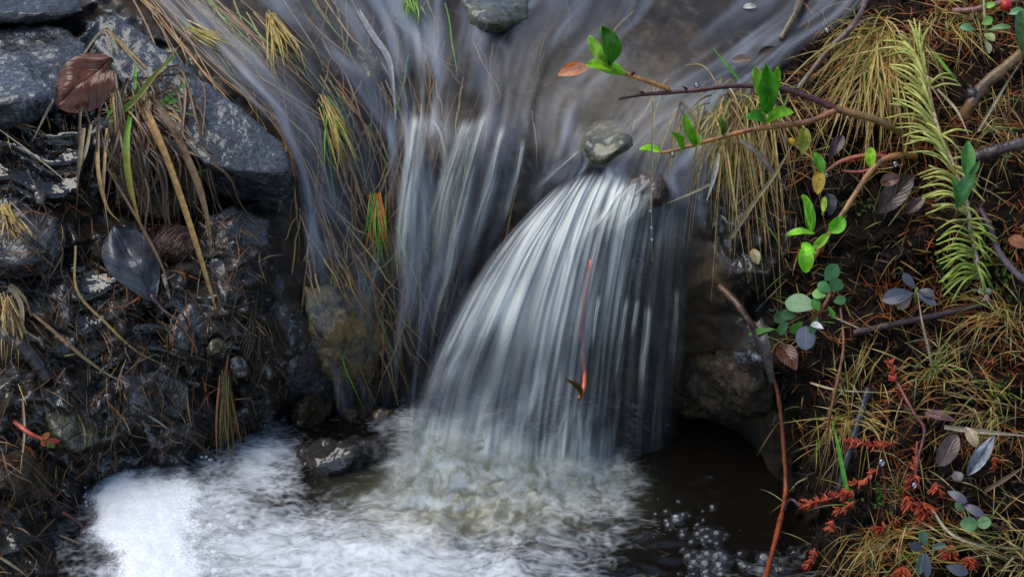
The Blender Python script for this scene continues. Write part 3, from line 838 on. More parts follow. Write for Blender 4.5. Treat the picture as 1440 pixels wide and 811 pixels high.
# the pool
ZP = .02
def foam_cover(px, py):
    f = .27
    f += .50 * math.exp(-((px - 680) / 160) ** 2 - ((py - 670) / 50) ** 2)
    f += .50 * math.exp(-((px - 540) / 320) ** 2 - ((py - 805) / 50) ** 2)
    f += .30 * math.exp(-((px - 470) / 140) ** 2 - ((py - 750) / 50) ** 2)
    f += .25 * math.exp(-((px - 850) / 90) ** 2 - ((py - 715) / 30) ** 2)
    f += .45 * math.exp(-((px - 250) / 120) ** 2 - ((py - 720) / 80) ** 2)
    f += .45 * math.exp(-((px - 375) / 55) ** 2 - ((py - 650) / 45) ** 2)
    f += .3 * math.exp(-((px - 570) / 40) ** 2 - ((py - 600) / 40) ** 2)
    f -= .75 * math.exp(-((px - 1030) / 90) ** 2 - ((py - 690) / 75) ** 2)
    f -= .4 * math.exp(-((px - 490) / 75) ** 2 - ((py - 660) / 45) ** 2)
    f -= .25 * math.exp(-((px - 940) / 60) ** 2 - ((py - 790) / 25) ** 2)
    return f
pb = MB()
nx, ny = 330, 250
xs = np.linspace(-.62, .34, nx); ys = np.linspace(-.62, .20, ny)
vs, cs = [], []
for y in ys:
    for x in xs:
        px, py = project((x, y, ZP))
        m = math.exp(-((px - 700) / 150) ** 2 - ((py - 690) / 60) ** 2)
        m2 = math.exp(-((px - 600) / 380) ** 2 - ((py - 760) / 80) ** 2)
        q = Vector((x, y, 0))
        z = ZP + m * (.014 + .007 * noise.fractal(q * 38, 1, 2, 3) + .004 * noise.turbulence(q * 150, 4, False)) + m2 * (.004 * noise.fractal(Vector((x * 26, y * 60, 1)), 1, 2, 3)) + .0012 * noise.noise(Vector((x * 60, y * 110, 4)))
        vs.append((x, y, z))
        silt = .85 * math.exp(-((px - 690) / 130) ** 2 - ((py - 715) / 45) ** 2) + .3 * math.exp(-((px - 560) / 100) ** 2 - ((py - 720) / 40) ** 2)
        cs.append((max(0, min(1, foam_cover(px, py))), min(1, silt), 1))
fs = [(j * nx + i, j * nx + i + 1, (j + 1) * nx + i + 1, (j + 1) * nx + i) for j in range(ny - 1) for i in range(nx - 1)]
pb.add(vs, fs, cs)
tag(pb.build('pool_water', M['pool']), 'churned pool water with white foam streaks below the fall', None, None, 'structure')

# soft splash where the fall meets the pool: thin shells of broken water
def m_splash():
    t = NT('splash')
    a = t.sep(t.attr())
    v = t.pos()
    n1 = t.noise(v, 90, 5, .6, .8); n2 = t.noise(v, 330, 4, .6)
    n = t.math('ADD', t.math('MULTIPLY', n1, .65), t.math('MULTIPLY', n2, .35))
    k = t.math('ADD', a[0], t.math('MULTIPLY', t.math('SUBTRACT', n, .5), 1.1))
    k = t.n('ShaderNodeMapRange', {'interpolation_type': 'SMOOTHSTEP'}, Value=k, _1=.1, _2=1.05, _3=0, _4=.85).outputs[0]
    k = t.math('MULTIPLY', k, a[2], clamp=True)
    c = t.mix(t.ramp(n1, [(.4, 0), (.62, 1)]), (.30, .30, .22), (.66, .68, .66))
    b = t.bsdf(c, .4, None, 1.33)
    tl = t.n('ShaderNodeBsdfTranslucent', None, Color=c)
    m1 = t.n('ShaderNodeMixShader', None, Fac=.4); t.set(m1.inputs[1], b); t.set(m1.inputs[2], tl.outputs[0])
    mx = t.n('ShaderNodeMixShader', None, Fac=k); t.set(mx.inputs[1], t.n('ShaderNodeBsdfTransparent').outputs[0]); t.set(mx.inputs[2], m1.outputs[0])
    return t.done(mx)
M['splash'] = m_splash()
spb = MB()
for L in range(5):
    x0, x1, z1 = -.125, .13, .095 - .010 * L
    yb = .012 - .011 * L
    n1, n2 = 110, 60
    vs, cs, fs = [], [], []
    for j in range(n2):
        for i in range(n1):
            fx, fz = i / (n1 - 1), j / (n2 - 1)
            x = x0 + (x1 - x0) * fx; z = ZP - .004 + z1 * fz
            y = yb - .03 * (1 - fz) ** 1.6 + .03 * (fx - .4) ** 2 + .012 * noise.fractal(Vector((x * 26, z * 26, L * 3.7)), 1, 2, 3)
            top_ = .74 + .3 * noise.noise(Vector((x * 22, L * 5.1, 1))) + .12 * noise.noise(Vector((x * 70, L * 5.1, 4)))
            top_ *= 1 - .45 * smooth01(.45, .8, fx)
            k = (1 - smooth01(top_ * .35, top_, fz)) * smooth01(0, .22, fx) * (1 - smooth01(.74, 1, fx))
            vs.append((x, y, z)); cs.append((.85 * k + .12, 0, k))
    for j in range(n2 - 1):
        for i in range(n1 - 1):
            fs.append((j * n1 + i, j * n1 + i + 1, (j + 1) * n1 + i + 1, (j + 1) * n1 + i))
    spb.add(vs, fs, cs)
tag(spb.build('splash', M['splash']), 'churned white and olive splash at the foot of the main fall', None, None, 'structure')

# white froth pile
fb = MB()
def foam_mask(px, py):
    px += 22 * noise.noise(Vector((px * .02, py * .03, 8)))
    py += 16 * noise.noise(Vector((px * .03, py * .02, 18)))
    e0 = np.interp(py, [640, 665, 690, 740, 811], [190, 130, 105, 112, 140])
    m = (1 - smooth01(205, 365, px)) * smooth01(630, 715, py) * smooth01(e0 - 12, e0 + 55, px)
    return m
d = ray(228, 745); cen = EYE + d * ((ZP - EYE.z) / d.z)
n1, n2 = 110, 130
vs, fs, cs = [], [], []
for j in range(n2):
    for i in range(n1):
        x = cen.x - .12 + .24 * i / (n1 - 1); y = cen.y - .22 + .40 * j / (n2 - 1)
        px, py = project((x, y, ZP)); k = foam_mask(px, py)
        z = ZP + .0012 + .007 * k + .0016 * noise.fractal(Vector((x * 80, y * 80, 2)), 1, 2, 3) * k
        vs.append((x, y, z)); cs.append((1.15 * k - .1,) * 3)
for j in range(n2 - 1):
    for i in range(n1 - 1):
        fs.append((j * n1 + i, j * n1 + i + 1, (j + 1) * n1 + i + 1, (j + 1) * n1 + i))
fb.add(vs, fs, cs)
# froth of bubbles too small to count round the pile
for _ in range(1300):
    an = U(0, 2 * math.pi); k = U(.7, 1.2)
    x = cen.x + math.cos(an) * .094 * k; y = cen.y + math.sin(an) * .15 * k
    px, py = project((x, y, ZP))
    if px > 300 or px < 118 or py > 760: continue
    ball(fb, (x, y, ZP + .001), U(.0004, .0013), seg=7, ring=5, lo=.4)
tag(fb.build('foam', M['foam']), 'bright white pile of foam at the left edge of the pool', None, None, 'stuff')

# shallow water lying between the bumps of the left bank
def film_sheet(poly_px, h, label):
    mb = MB()
    x0, x1 = min(p[0] for p in poly_px), max(p[0] for p in poly_px); y0, y1 = min(p[1] for p in poly_px), max(p[1] for p in poly_px)
    def inside(x, y):
        c = False; n = len(poly_px)
        for i in range(n):
            xa, ya = poly_px[i]; xb, yb = poly_px[i - 1]
            if (ya > y) != (yb > y) and x < (xb - xa) * (y - ya) / (yb - ya) + xa: c = not c
        return c
    idx = {}
    st = 5
    vs, fs = [], []
    def vid(i, j):
        if (i, j) not in idx:
            x, y = x0 + i * st, y0 + j * st
            idx[(i, j)] = len(vs)
            ph = (y + 46 * noise.noise(Vector((x * .012, y * .006, 5.5)))) / 38.0; ph -= math.floor(ph)
            vs.append(P(x, y, macroY(x, y) - h + .013 * (.5 - ph) * (1 - smooth01(.86, 1, ph)) - .0012 * noise.noise(Vector((x * .02, y * .02, 1)))))
        return idx[(i, j)]
    for i in range(int((x1 - x0) / st)):
        for j in range(int((y1 - y0) / st)):
            if inside(x0 + i * st + 2, y0 + j * st + 2):
                fs.append((vid(i, j), vid(i, j + 1), vid(i + 1, j + 1), vid(i + 1, j)))
    mb.add(vs, fs)
    return tag(mb.build('shallow_water', M['film']), label, None, None, 'structure')
film_sheet([(-60, 175), (60, 160), (120, 170), (110, 260), (70, 290), (-60, 285)], .003, 'shallow water mirroring the sky between rocks on the left bank')
film_sheet([(100, 370), (160, 390), (280, 370), (300, 430), (290, 540), (200, 560), (130, 520), (95, 440)], .004, 'shallow water film under the grey leaf')
film_sheet([(100, 40), (150, 20), (150, 60), (110, 120)], .004, 'strip of still water between the flat rock and the granite slab')

# ------------------------------------------------------------------ plant helpers
ORANGE = [(.46, .12, .018), (.38, .085, .014), (.52, .17, .03), (.26, .055, .012)]
STRAW = [(.50, .35, .11), (.42, .27, .08), (.58, .44, .18), (.32, .18, .05), (.46, .33, .06)]
BROWN = [(.055, .03, .015), (.09, .05, .024), (.032, .018, .01), (.14, .08, .04)]
GREEN = [(.10, .26, .03), (.16, .32, .05), (.07, .20, .025), (.24, .33, .07)]
LIME = (.13, .36, .03)
def pick(*pal):
    l = [c for p in pal for c in p]
    c = random.choice(l); k = U(.75, 1.2)
    return tuple(min(.8, x * k) for x in c)

def sim(mb, p0, d0, L, w, col, col2=None, droop=3.0, n=9, gap=.002, wob=.15, twist=0.0, fold=.25):
    """blade growing from p0 along d0, bending under its weight and lying on whatever it meets."""
    p, d = Vector(p0), Vector(d0).normalized()
    st = L / (n - 1)
    out = [p.copy()]
    wv = Vector((G(0, wob), G(0, wob), G(0, wob)))
    for i in range(n - 1):
        d = (d + Vector((0, 0, -droop * st)) + wv * (st * 12)).normalized()
        p = clear(p + d * st, gap)
        out.append(p.copy())
    blade(mb, out, w, n + 3, col, col2, fold=fold, twist=twist)

def tuft(name, label, cat, crown, n, L, d0, spread, pal_dead, pal_green, ratio=.3, w=(.0009, .0016), droop=6, group=None, jitter=(12, 8), lift=.003):
    at, _ = hit(*crown)
    r = root(name, at, label, cat, group)
    a, b = MB(), MB()
    for i in range(n):
        p0, nn = hit(crown[0] + G(0, jitter[0]), crown[1] + G(0, jitter[1]), lift)
        d = Vector(d0) + Vector((G(0, spread), G(0, spread * .6) - .1, G(0, spread * .5)))
        gr = rnd() < ratio
        c = pick(pal_green if gr else pal_dead)
        c2 = pick(STRAW) if rnd() < .4 else None
        sim(b if gr else a, p0, d, U(*L) * (.8 if gr else 1), U(*w), c, c2, droop=U(.5, 1.4) * droop)
    if a.v: a.build('dead_blades', M['plant'], r)
    if b.v: b.build('green_blades', M['plant'], r)
    return r

def pxleaf(parent, base, tip, W, h0=.012, h1=None, col=(.1, .3, .03), m='leaf', roll=0.0, name='leaf', label=None, Yb=None, Yt=None, **kw):
    h1 = h0 + .004 if h1 is None else h1
    b = P(*base, Yb) if Yb is not None else pt(*base, h0)
    t = P(*tip, Yt) if Yt is not None else pt(*tip, h1)
    ax = (t - b).normalized()
    up = Matrix.Rotation(roll, 3, ax) @ (-FWD + Vector((0, 0, .35)))
    mb = MB()
    k = U(.85, 1.15)
    leaf(mb, b, t, up, W * PXM, col=tuple(min(.8, c * k) for c in col), **kw)
    o = mb.build(name, M[m], parent)
    if label and parent is not None: o['label'] = label
    return o

def pxleaf_thing(name, label, cat, base, tip, W, group=None, **kw):
    at, _ = hit(*base)
    o = pxleaf(None, base, tip, W, **kw)
    o.name = name
    off = at.copy()
    o.data.transform(Matrix.Translation(-off)); o.location = off
    return tag(o, label, cat, group)

def single(name, label, cat, mb, m, at=None, group=None, kind=None):
    o = mb.build(name, m)
    if at is not None:
        o.data.transform(Matrix.Translation(-Vector(at))); o.location = at
    return tag(o, label, cat, group, kind)

def straw(label, line, w=3.0, col=(.40, .31, .16), col2=None, h=.006, name='fallen_straw', m='plant', fold=.5, cat='straw'):
    mb = MB(); q = pts(line, h)
    blade(mb, q, w * PXM, 22, col, col2, fold=fold, root_w=.8, tip_w=.25)
    return single(name, label, cat, mb, M[m], q[0])

def stick(label, line, r0, r1, col, col2=None, h=.008, name='twig', cat='twig', m='bark', knob=.15, inY=False):
    mb = MB(); q = [P(*t) for t in line] if inY else pts(line, h)
    tube(mb, q, r0 * PXM, r1 * PXM, 40, 9, col, col2, knob)
    return single(name, label, cat, mb, M[m], q[0])

# ------------------------------------------------------------------ grass drowned in the stream
dg_ = MB()
grid = loft([[(x, y, Y, l - .008) for x, y, Y, l in ln] for ln in stream_lines], 60, 90)
def along(a, t0, t1, n=8):
    out = []
    for k in range(n):
        t = t0 + (t1 - t0) * k / (n - 1)
        i = min(int(a), grid.shape[1] - 2); f = a - i; j = min(int(t), grid.shape[0] - 1)
        out.append(Vector(grid[j, i] * (1 - f) + grid[j, i + 1] * f) + Vector((G(0, .0006), G(0, .0006), G(0, .0006))))
    return out
for _ in range(330):
    a = abs(G(0, 22)) if rnd() < .96 else U(0, 58)
    a = min(a, 58.5); t0 = U(4, 70); t1 = min(89, t0 + U(8, 26))
    q = along(a, t0, t1)
    dv = G(0, .004)
    q = [p + Vector((dv * k, U(-.004, .001), 0)) for k, p in enumerate(q)]
    c = pick([(.32, .18, .065), (.24, .12, .04), (.38, .25, .10), (.15, .075, .028)]) if rnd() < .93 else pick(GREEN)
    blade(dg_, q, U(.0007, .0018), 14, c, fold=.2)
grid = loft([[(x, y, Y, l - .006) for x, y, Y, l in ln] for ln in stream2], 60, 90)
for _ in range(6):
    a = U(2, 57); t0 = U(10, 60); t1 = min(85, t0 + U(8, 22))
    q = along(a, t0, t1); blade(dg_, q, U(.0007, .0016), 12, pick(BROWN, STRAW), fold=.2)
single('drowned_grass', 'dead grass streaming under the water of the slope', None, dg_, M['wetplant'], kind='stuff')

straw('pale bleached stick drowned in the stream above the left cascade', [(503, 14, .018), (525, 50, .02), (545, 80, .02), (552, 115, .02), (556, 168, .02)], 10, (.36, .36, .36), (.30, .31, .34), name='drowned_stick', cat='stick', fold=.8)
def bunch(label, name, cat, n, root_px, d_px, spread, cols, w, h, m='plant'):
    mb = MB(); at, _ = hit(*root_px)
    for _ in range(n):
        x, y = root_px[0] + G(0, 4), root_px[1] + G(0, 4)
        ex, ey = x + d_px[0] * U(.6, 1.1) + G(0, spread), y + d_px[1] * U(.6, 1.1)
        hh = h * U(.8, 1.3)
        blade(mb, pts([(x, y, hh), ((x + ex) / 2 + G(0, 4), (y + ey) / 2, hh + .006), (ex, ey, hh)]), U(*w), 12, pick(cols), fold=.25)
    return single(name, label, cat, mb, M[m], at)
bunch('green and orange grass tuft hanging in the water beside the ochre rock', 'grass_tuft', 'grass tuft', 34, (528, 275), (8, 95), 9, GREEN + GREEN + ORANGE, (.0008, .0016), .02)
bunch('green tuft in the stream at the top edge left of the mossy stone', 'grass_tuft', 'grass tuft', 24, (576, -12), (6, 48), 9, GREEN, (.0009, .0016), .022)
bunch('tan grass tuft combed by the stream below the granite slab corner', 'grass_tuft', 'grass tuft', 30, (455, 140), (40, 110), 14, STRAW + STRAW + GREEN, (.0008, .0014), .018)
bunch('dead grass wisp trailing in the stream near the top left', 'grass_tuft', 'grass tuft', 22, (380, 20), (35, 85), 14, STRAW, (.0008, .0014), .018)
bunch('dead grass wisp with a green blade in shallow water above the granite slab', 'grass_tuft', 'grass tuft', 22, (265, 38), (60, 32), 12, STRAW + STRAW + GREEN, (.0007, .0012), .018)
pxleaf_thing('sunken_leaf', 'orange leaf drowned in the stream near the green leaf pair', 'leaf', (828, 94), (784, 106), 22, h0=.008, col=(.60, .15, .02), m='deadleaf', shape='ovate')

# ------------------------------------------------------------------ left bank: sedge, leaves, litter
at, _ = hit(165, 165)
sed = root('sedge_tussock', at, 'drooping sedge tussock with long dry stalks and a few green blades on the left bank', 'sedge')
th = MB()
for _ in range(130):
    x0, y0 = G(172, 20), G(150, 16)
    sp_ = G(.35, .55)
    x1 = x0 + 55 * sp_ + G(20, 14); x2 = x0 + 80 * sp_ + G(28, 16)
    y2 = y0 + U(60, 190) * (1 if x2 > 150 else .75)
    hh = U(.012, .04)
    if rnd() < .5: y1 = y0 - U(0, 30)
    else: y1 = y0 + (y2 - y0) * .4
    blade(th, pts([(x0, y0, hh * .6), (x1, y1, hh + .008), ((x1 + x2) / 2, (y1 + y2) / 2 + 8, hh), (x2, y2, hh * .5)]), U(.001, .0028), 14, pick(BROWN, BROWN, BROWN, STRAW[3:4]), pick(BROWN), fold=.25)
th.build('thatch', M['wetplant'], sed)
SB = [  # px line with heights, width px, colour, end colour
    ([(178, 135, .03), (150, 42, .04), (95, 105, .03), (22, 160, .012)], 4, (.34, .29, .2), (.30, .22, .12)),
    ([(165, 140, .03), (148, 46, .038), (110, 100, .025), (45, 150, .01)], 3, (.3, .25, .18), (.25, .18, .1)),
    ([(205, 95, .03), (150, 40, .042), (180, 75, .04), (215, 118, .02)], 4, (.34, .22, .08), (.3, .2, .08)),
    ([(75, 140, .016), (62, 165, .02), (45, 200, .012)], 4, (.38, .30, .18), (.3, .22, .12)),
    ([(200, 140, .034), (222, 190, .05), (250, 265, .05), (278, 350, .045), (302, 430, .035), (318, 492, .022)], 9, (.36, .20, .06), (.34, .22, .08)),
    ([(190, 140, .03), (215, 185, .044), (238, 235, .045), (262, 300, .035)], 7, (.32, .17, .05), (.2, .12, .05)),
    ([(205, 130, .03), (240, 175, .044), (275, 250, .046), (292, 310, .04), (297, 358, .03)], 11, (.17, .11, .06), (.22, .13, .06)),
    ([(215, 130, .028), (255, 200, .04), (285, 270, .036)], 8, (.15, .10, .06), (.12, .08, .05)),
    ([(150, 180, .03), (147, 230, .04), (146, 270, .036), (153, 330, .03)], 4.5, (.40, .27, .10), (.3, .2, .09)),
    ([(138, 185, .03), (138, 240, .038), (150, 290, .034), (168, 312, .03)], 6, (.38, .27, .13), (.4, .22, .06)),
    ([(118, 180, .03), (112, 225, .034), (108, 268, .026)], 7, (.24, .18, .1), (.15, .1, .06)),
    ([(128, 175, .028), (120, 215, .034), (104, 255, .02)], 5, (.3, .23, .13), None),
    ([(168, 185, .034), (176, 230, .042), (182, 262, .04)], 4, (.3, .24, .15), None),
    ([(196, 190, .03), (203, 225, .036), (208, 248, .03)], 4, (.3, .29, .26), None),
    ([(240, 160, .03), (262, 180, .036), (275, 212, .03)], 3, (.36, .27, .10), (.3, .25, .08)),
    ([(150, 235, .03), (200, 320, .034), (230, 380, .026), (240, 425, .016)], 4, (.16, .10, .06), (.2, .12, .07)),
]
for l, w, c, c2 in SB:
    b = MB(); blade(b, pts(l), w * PXM, 26, c, c2, fold=.3, tip_w=.15, root_w=.8); b.build('dry_blade', M['plant'], sed)
GB = [
    ([(152, 172, .03), (185, 145, .045), (215, 110, .055), (262, 52, .06)], 9, (.10, .27, .025), (.34, .17, .03)),
    ([(195, 130, .04), (225, 98, .05), (258, 70, .055)], 6, (.10, .34, .03), (.07, .25, .03)),
    ([(184, 155, .036), (178, 200, .045), (180, 245, .046), (190, 290, .042), (204, 335, .03)], 10, (.10, .30, .03), (.38, .17, .03)),
    ([(150, 165, .03), (165, 142, .04), (172, 128, .045)], 5, LIME, None), ([(190, 130, .034), (190, 105, .045), (191, 82, .05)], 5, LIME, None),
    ([(222, 148, .03), (245, 130, .04), (274, 110, .05)], 5, (.09, .36, .03), (.12, .3, .05)), ([(222, 148, .03), (245, 142, .036), (262, 136, .04)], 6, LIME, None),
    ([(236, 152, .03), (258, 158, .034), (285, 168, .03)], 2.5, (.2, .35, .1), None), ([(275, 244, .03), (285, 240, .034), (294, 241, .03)], 4, LIME, None),
    ([(238, 232, .03), (240, 242, .034), (246, 258, .03)], 4, LIME, None),
]
for l, w, c, c2 in GB:
    b = MB(); blade(b, pts(l), w * PXM, 22, c, c2, fold=.4, tip_w=.05); b.build('green_blade', M['plant'], sed)

pxleaf_thing('brown_leaf', 'glossy wet reddish brown dead leaf lying beside the granite slab', 'leaf', (158, 82), (80, 150), 84, h0=.02, h1=.02, col=(.10, .028, .012), m='deadleaf', shape='round', fold=-.12, bend=.05, wav=.12, nL=26, nW=20)
gl = root('grey_leaf', hit(190, 380)[0], 'large blue-grey wrinkled leaf with a stalk lying on the wet left bank', 'leaf')
pxleaf(gl, (218, 425), (160, 318), 84, .022, .024, (.045, .048, .058), 'greyleaf', roll=.15, name='leaf_blade', shape='obovate', fold=-.35, bend=.12, wav=.14, nL=26, nW=18)
mb = MB(); tube(mb, pts([(212, 415, .024), (230, 436, .022), (254, 452, .016)]), .0016, .0010, 12, 7, (.09, .05, .05)); mb.build('leaf_stalk', M['bark'], gl)
mb = MB()
cen_, nn = hit(248, 352, .004)
for _ in range(260):
    a = Vector((G(0, 1), G(0, 1), G(0, 1))).normalized(); b_ = a.orthogonal().normalized()
    if a.dot(nn) < -.2: a = -a
    q = [cen_ + Vector((a.x * .018, a.y * .014, a.z * .017)) + b_ * (k * .010) - a * (abs(k) ** 2 * .004) + Vector((G(0, .001), G(0, .001), G(0, .001))) for k in (-1, -.3, .4, 1)]
    blade(mb, q, U(.0006, .0012), 8, pick([(.10, .045, .03), (.06, .028, .02), (.16, .08, .05)]), fold=.3)
ball(mb, cen_, .015, (.03, .016, .012), 14, 10, (1.1, .9, 1), .3)
single('root_ball', 'fibrous brown clump of roots right of the grey leaf', 'root clump', mb, M['wetplant'], cen_)

straw('pale split straw tip standing between the grey leaf and the root clump', [(228, 385, .02), (235, 405, .02), (240, 428, .014)], 5, (.5, .46, .38))
straw('long tan straw with a kink lying from the grey leaf stalk towards the pool', [(106, 345, .02), (108, 408, .02), (150, 455, .016), (190, 492, .016), (232, 514, .012)], 4, (.33, .22, .09), (.42, .30, .10))
straw('pale bent straw at the left edge below the dry tuft', [(-5, 446, .02), (35, 465, .02), (72, 490, .014)], 4, (.42, .33, .19))
straw('brown curving straw over black mud running towards the foam', [(45, 440, .02), (75, 465, .022), (115, 500, .02), (150, 525, .016), (182, 540, .012)], 5, (.26, .16, .08), (.3, .22, .12))
straw('upright folded tan blade standing beside the dark stick', [(30, 478, .02), (30, 430, .03), (14, 402, .036), (34, 418, .03), (44, 445, .02)], 7, (.33, .26, .15))
straw('thin pale straw lying across the shallow water at the far left', [(-4, 180, .012), (40, 212, .014), (75, 240, .012), (100, 262, .01)], 2.2, (.42, .36, .26))
straw('dark brown flat stalk slanting down into the foam', [(180, 545, .02), (235, 590, .024), (285, 630, .022), (322, 665, .012)], 7, (.09, .055, .03), (.07, .04, .025))
straw('pale forked straw resting on mud above the white foam', [(186, 570, .018), (210, 585, .02), (232, 600, .016), (246, 618, .012)], 3, (.4, .34, .26))
straw('thin tan straw hanging straight down at the far left edge', [(32, 560, .02), (34, 610, .022), (28, 665, .014)], 3.5, (.36, .27, .15))
straw('tan straw at the left end of the foam pointing at the pool', [(84, 752, .016), (115, 765, .016), (150, 782, .014)], 3, (.42, .3, .14))
straw('fine straw crossing the rock face left of the cascade', [(362, 368, .016), (380, 360, .02), (400, 358, .016)], 2, (.3, .2, .13))
straw('pale straw on the lower left corner of the bank', [(-5, 780, .016), (20, 796, .016), (45, 815, .012)], 4, (.36, .27, .15))
stick('thick black wet stick lying at the left edge of the bank', [(-10, 462, .014), (20, 480, .02), (48, 505, .02), (66, 535, .014)], 14, 9, (.02, .015, .012), (.03, .02, .018))
stick('dark red root arching out of the mud at the lower left', [(88, 720, .014), (110, 735, .02), (126, 752, .014)], 3.5, 2.5, (.15, .04, .025))
stick('rust coloured root beside the orange stone', [(310, 555, .02), (318, 520, .024), (322, 495, .02)], 3, 2, (.2, .06, .03))
r = root('red_seedling', hit(25, 595)[0], 'red seedling with small fleshy leaves leaning out of the left bank', 'seedling')
mb = MB(); tube(mb, pts([(20, 592, .012), (40, 608, .024), (60, 618, .028)]), .0022, .0016, 14, 8, (.45, .07, .04), (.5, .10, .04)); mb.build('stem', M['bark'], r)
for b_, t_, c in (((60, 618), (85, 620), (.45, .06, .05)), ((58, 617), (70, 608), (.4, .14, .03)), ((60, 619), (78, 628), (.2, .2, .03)), ((58, 619), (66, 626), (.35, .1, .03))):
    pxleaf(r, b_, t_, 9, .028, .03, c, roll=.4)
bunch('hanging bunch of reddish wet grass above the right end of the foam', 'grass_tuft', 'grass tuft', 46, (318, 525), (6, 118), 9, [(.14, .07, .03), (.22, .09, .03), (.08, .045, .02), (.12, .12, .03)], (.0008, .0018), .02, 'wetplant')
bunch('small dry pale grass tuft on the rock at the left edge', 'grass_tuft', 'grass tuft', 40, (6, 288), (24, 52), 15, STRAW + [(.3, .27, .22)], (.0007, .0013), .02)
bunch('dry upright tuft with yellow moss beside the dark stick', 'grass_tuft', 'grass tuft', 26, (8, 420), (14, 90), 13, STRAW + BROWN, (.0007, .0014), .02)
bunch('dark root hairs hanging from the rock face left of the cascade', 'root_hairs', 'roots', 70, (360, 440), (10, 85), 16, [(.03, .02, .015), (.06, .035, .022), (.10, .07, .05)], (.0005, .0010), .018, 'wetplant')

def litter(mb, n, region, pal, Lr, wr, lift=(.0005, .004), m_dir=None, bend=.15, tilt=.15):
    k = 0
    while k < n:
        x, y = region()
        if x is None: continue
        loc, nn = hit(x, y, U(*lift))
        t = Vector((G(0, 1), G(0, 1), G(0, 1)))
        if m_dir is not None: t = t * .55 + Vector(m_dir)
        t = (t - nn * t.dot(nn) * (1 - tilt)).normalized()
        s = nn.cross(t)
        L = U(*Lr) * .5
        q = [loc - t * L + s * (bend * L * G(0, 1)), loc + nn * U(0, .0015), loc + t * L + s * (bend * L * G(0, 1))]
        q = [clear(p, .0008) for p in q]
        blade(mb, q, U(*wr), 5, pick(pal), side=s, fold=.3, root_w=.5, tip_w=.3)
        k += 1
EL = ([-250, 0, 100, 200, 250, 330, 420, 520, 600, 680, 811, 870], [60, 150, 120, 100, 270, 370, 370, 410, 380, 130, 105, 100])
ER = ([-250, 0, 60, 140, 220, 330, 430, 600, 811, 870], [1180, 1130, 1115, 1040, 1000, 1030, 1060, 1095, 1098, 1098])
def left_region():
    y = U(180, 860); x = U(-50, 400) if rnd() < .86 else U(-280, -50)
    return (x, y) if x < np.interp(y, *EL) else (None, None)
def right_region():
    y = U(-60, 865); x = U(1000, 1490) if rnd() < .9 else U(1490, 1720)
    return (x, y) if x > np.interp(y, *ER) + abs(G(0, 25)) else (None, None)
mb = MB()
litter(mb, 1950, left_region, BROWN + BROWN + [(.03, .02, .014), (.02, .014, .01)] * 3 + [(.22, .12, .05), (.2, .07, .02)], (.008, .04), (.0006, .0018), (.0003, .006), (.25, -.5, -.8), .25, .3)
litter(mb, 130, left_region, STRAW + ORANGE, (.008, .03), (.0005, .0011), (.001, .008), (.4, -.4, -.6), .2, .3)
single('root_litter', 'mat of black wet roots and rotted grass on the left bank', None, mb, M['wetplant'], kind='stuff')

# ------------------------------------------------------------------ right bank: needle litter, grass, moss
mb = MB()
def warm_region():
    while True:
        x, y = right_region()
        if x is None: return None, None
        k = noise.noise(Vector((x * .009, y * .012, 3.3)))
        low = 1.0 if (x > 1230 or y < 130) else .35
        dark = math.exp(-((x - 1270) / 110) ** 2 - ((y - 300) / 60) ** 2) + math.exp(-((x - 1150) / 90) ** 2 - ((y - 520) / 90) ** 2)
        if rnd() < max(.03, (.36 + k * 1.7)) * low * (1 - .75 * min(1, dark)): return x, y
litter(mb, 2500, warm_region, ORANGE + ORANGE + ORANGE + ORANGE + STRAW[:2] + BROWN[:2], (.010, .022), (.0006, .0010), (.0006, .008), None, .15, .35)
litter(mb, 1100, warm_region, STRAW + BROWN + ORANGE, (.012, .05), (.0005, .0011), (.001, .01), (.3, -.2, -.2), .25, .35)
litter(mb, 3000, right_region, BROWN + [(.02, .014, .011)] * 3 + [(.10, .045, .02), (.16, .06, .02)], (.004, .018), (.0006, .0022), (.0003, .003), None, .3, .25)
single('needle_litter', 'orange needles and straw scattered over the dark soil of the right bank', None, mb, M['plant'], kind='stuff')

mb = MB()
for _ in range(950):
    x, y = right_region()
    if x is None: continue
    k = noise.noise(Vector((x * .014, y * .016, 9.1)))
    if k < .12 and rnd() < .94: continue
    loc, nn = hit(x, y, .001)
    d = nn + Vector((G(-.2, .5), G(-.2, .4), G(.1, .4)))
    sim(mb, loc, d, U(.012, .045), U(.0005, .0011), pick(STRAW, STRAW, GREEN), pick(STRAW) if rnd() < .5 else None, droop=U(6, 22), n=7)
single('bank_grass', 'thin dead and green grass growing through the litter of the right bank', None, mb, M['plant'], kind='stuff')

mb = MB()
for cx, cy, n, sx_, sy_ in ((1405, 380, 90, 22, 22), (1240, 700, 26, 10, 12), (1265, 690, 30, 6, 10), (1400, 560, 40, 12, 16), (1000, 205, 20, 12, 8), (1388, 20, 30, 20, 12), (1325, 370, 16, 20, 8), (1200, 290, 20, 18, 8), (1140, 800, 10, 6, 6)):
    for _ in range(n):
        loc, nn = hit(G(cx, sx_), G(cy, sy_), .001)
        for k in range(3):
            d = nn + Vector((G(0, .7), G(0, .7), G(0, .7)))
            c = pick([(.12, .22, .03), (.18, .28, .04), (.08, .16, .03)])
            blade(mb, [loc, loc + d.normalized() * .002, loc + d.normalized() * .0035], .0016, 4, c, fold=.3)
single('moss', 'scattered bright green moss on the right bank', None, mb, M['plant'], kind='stuff')

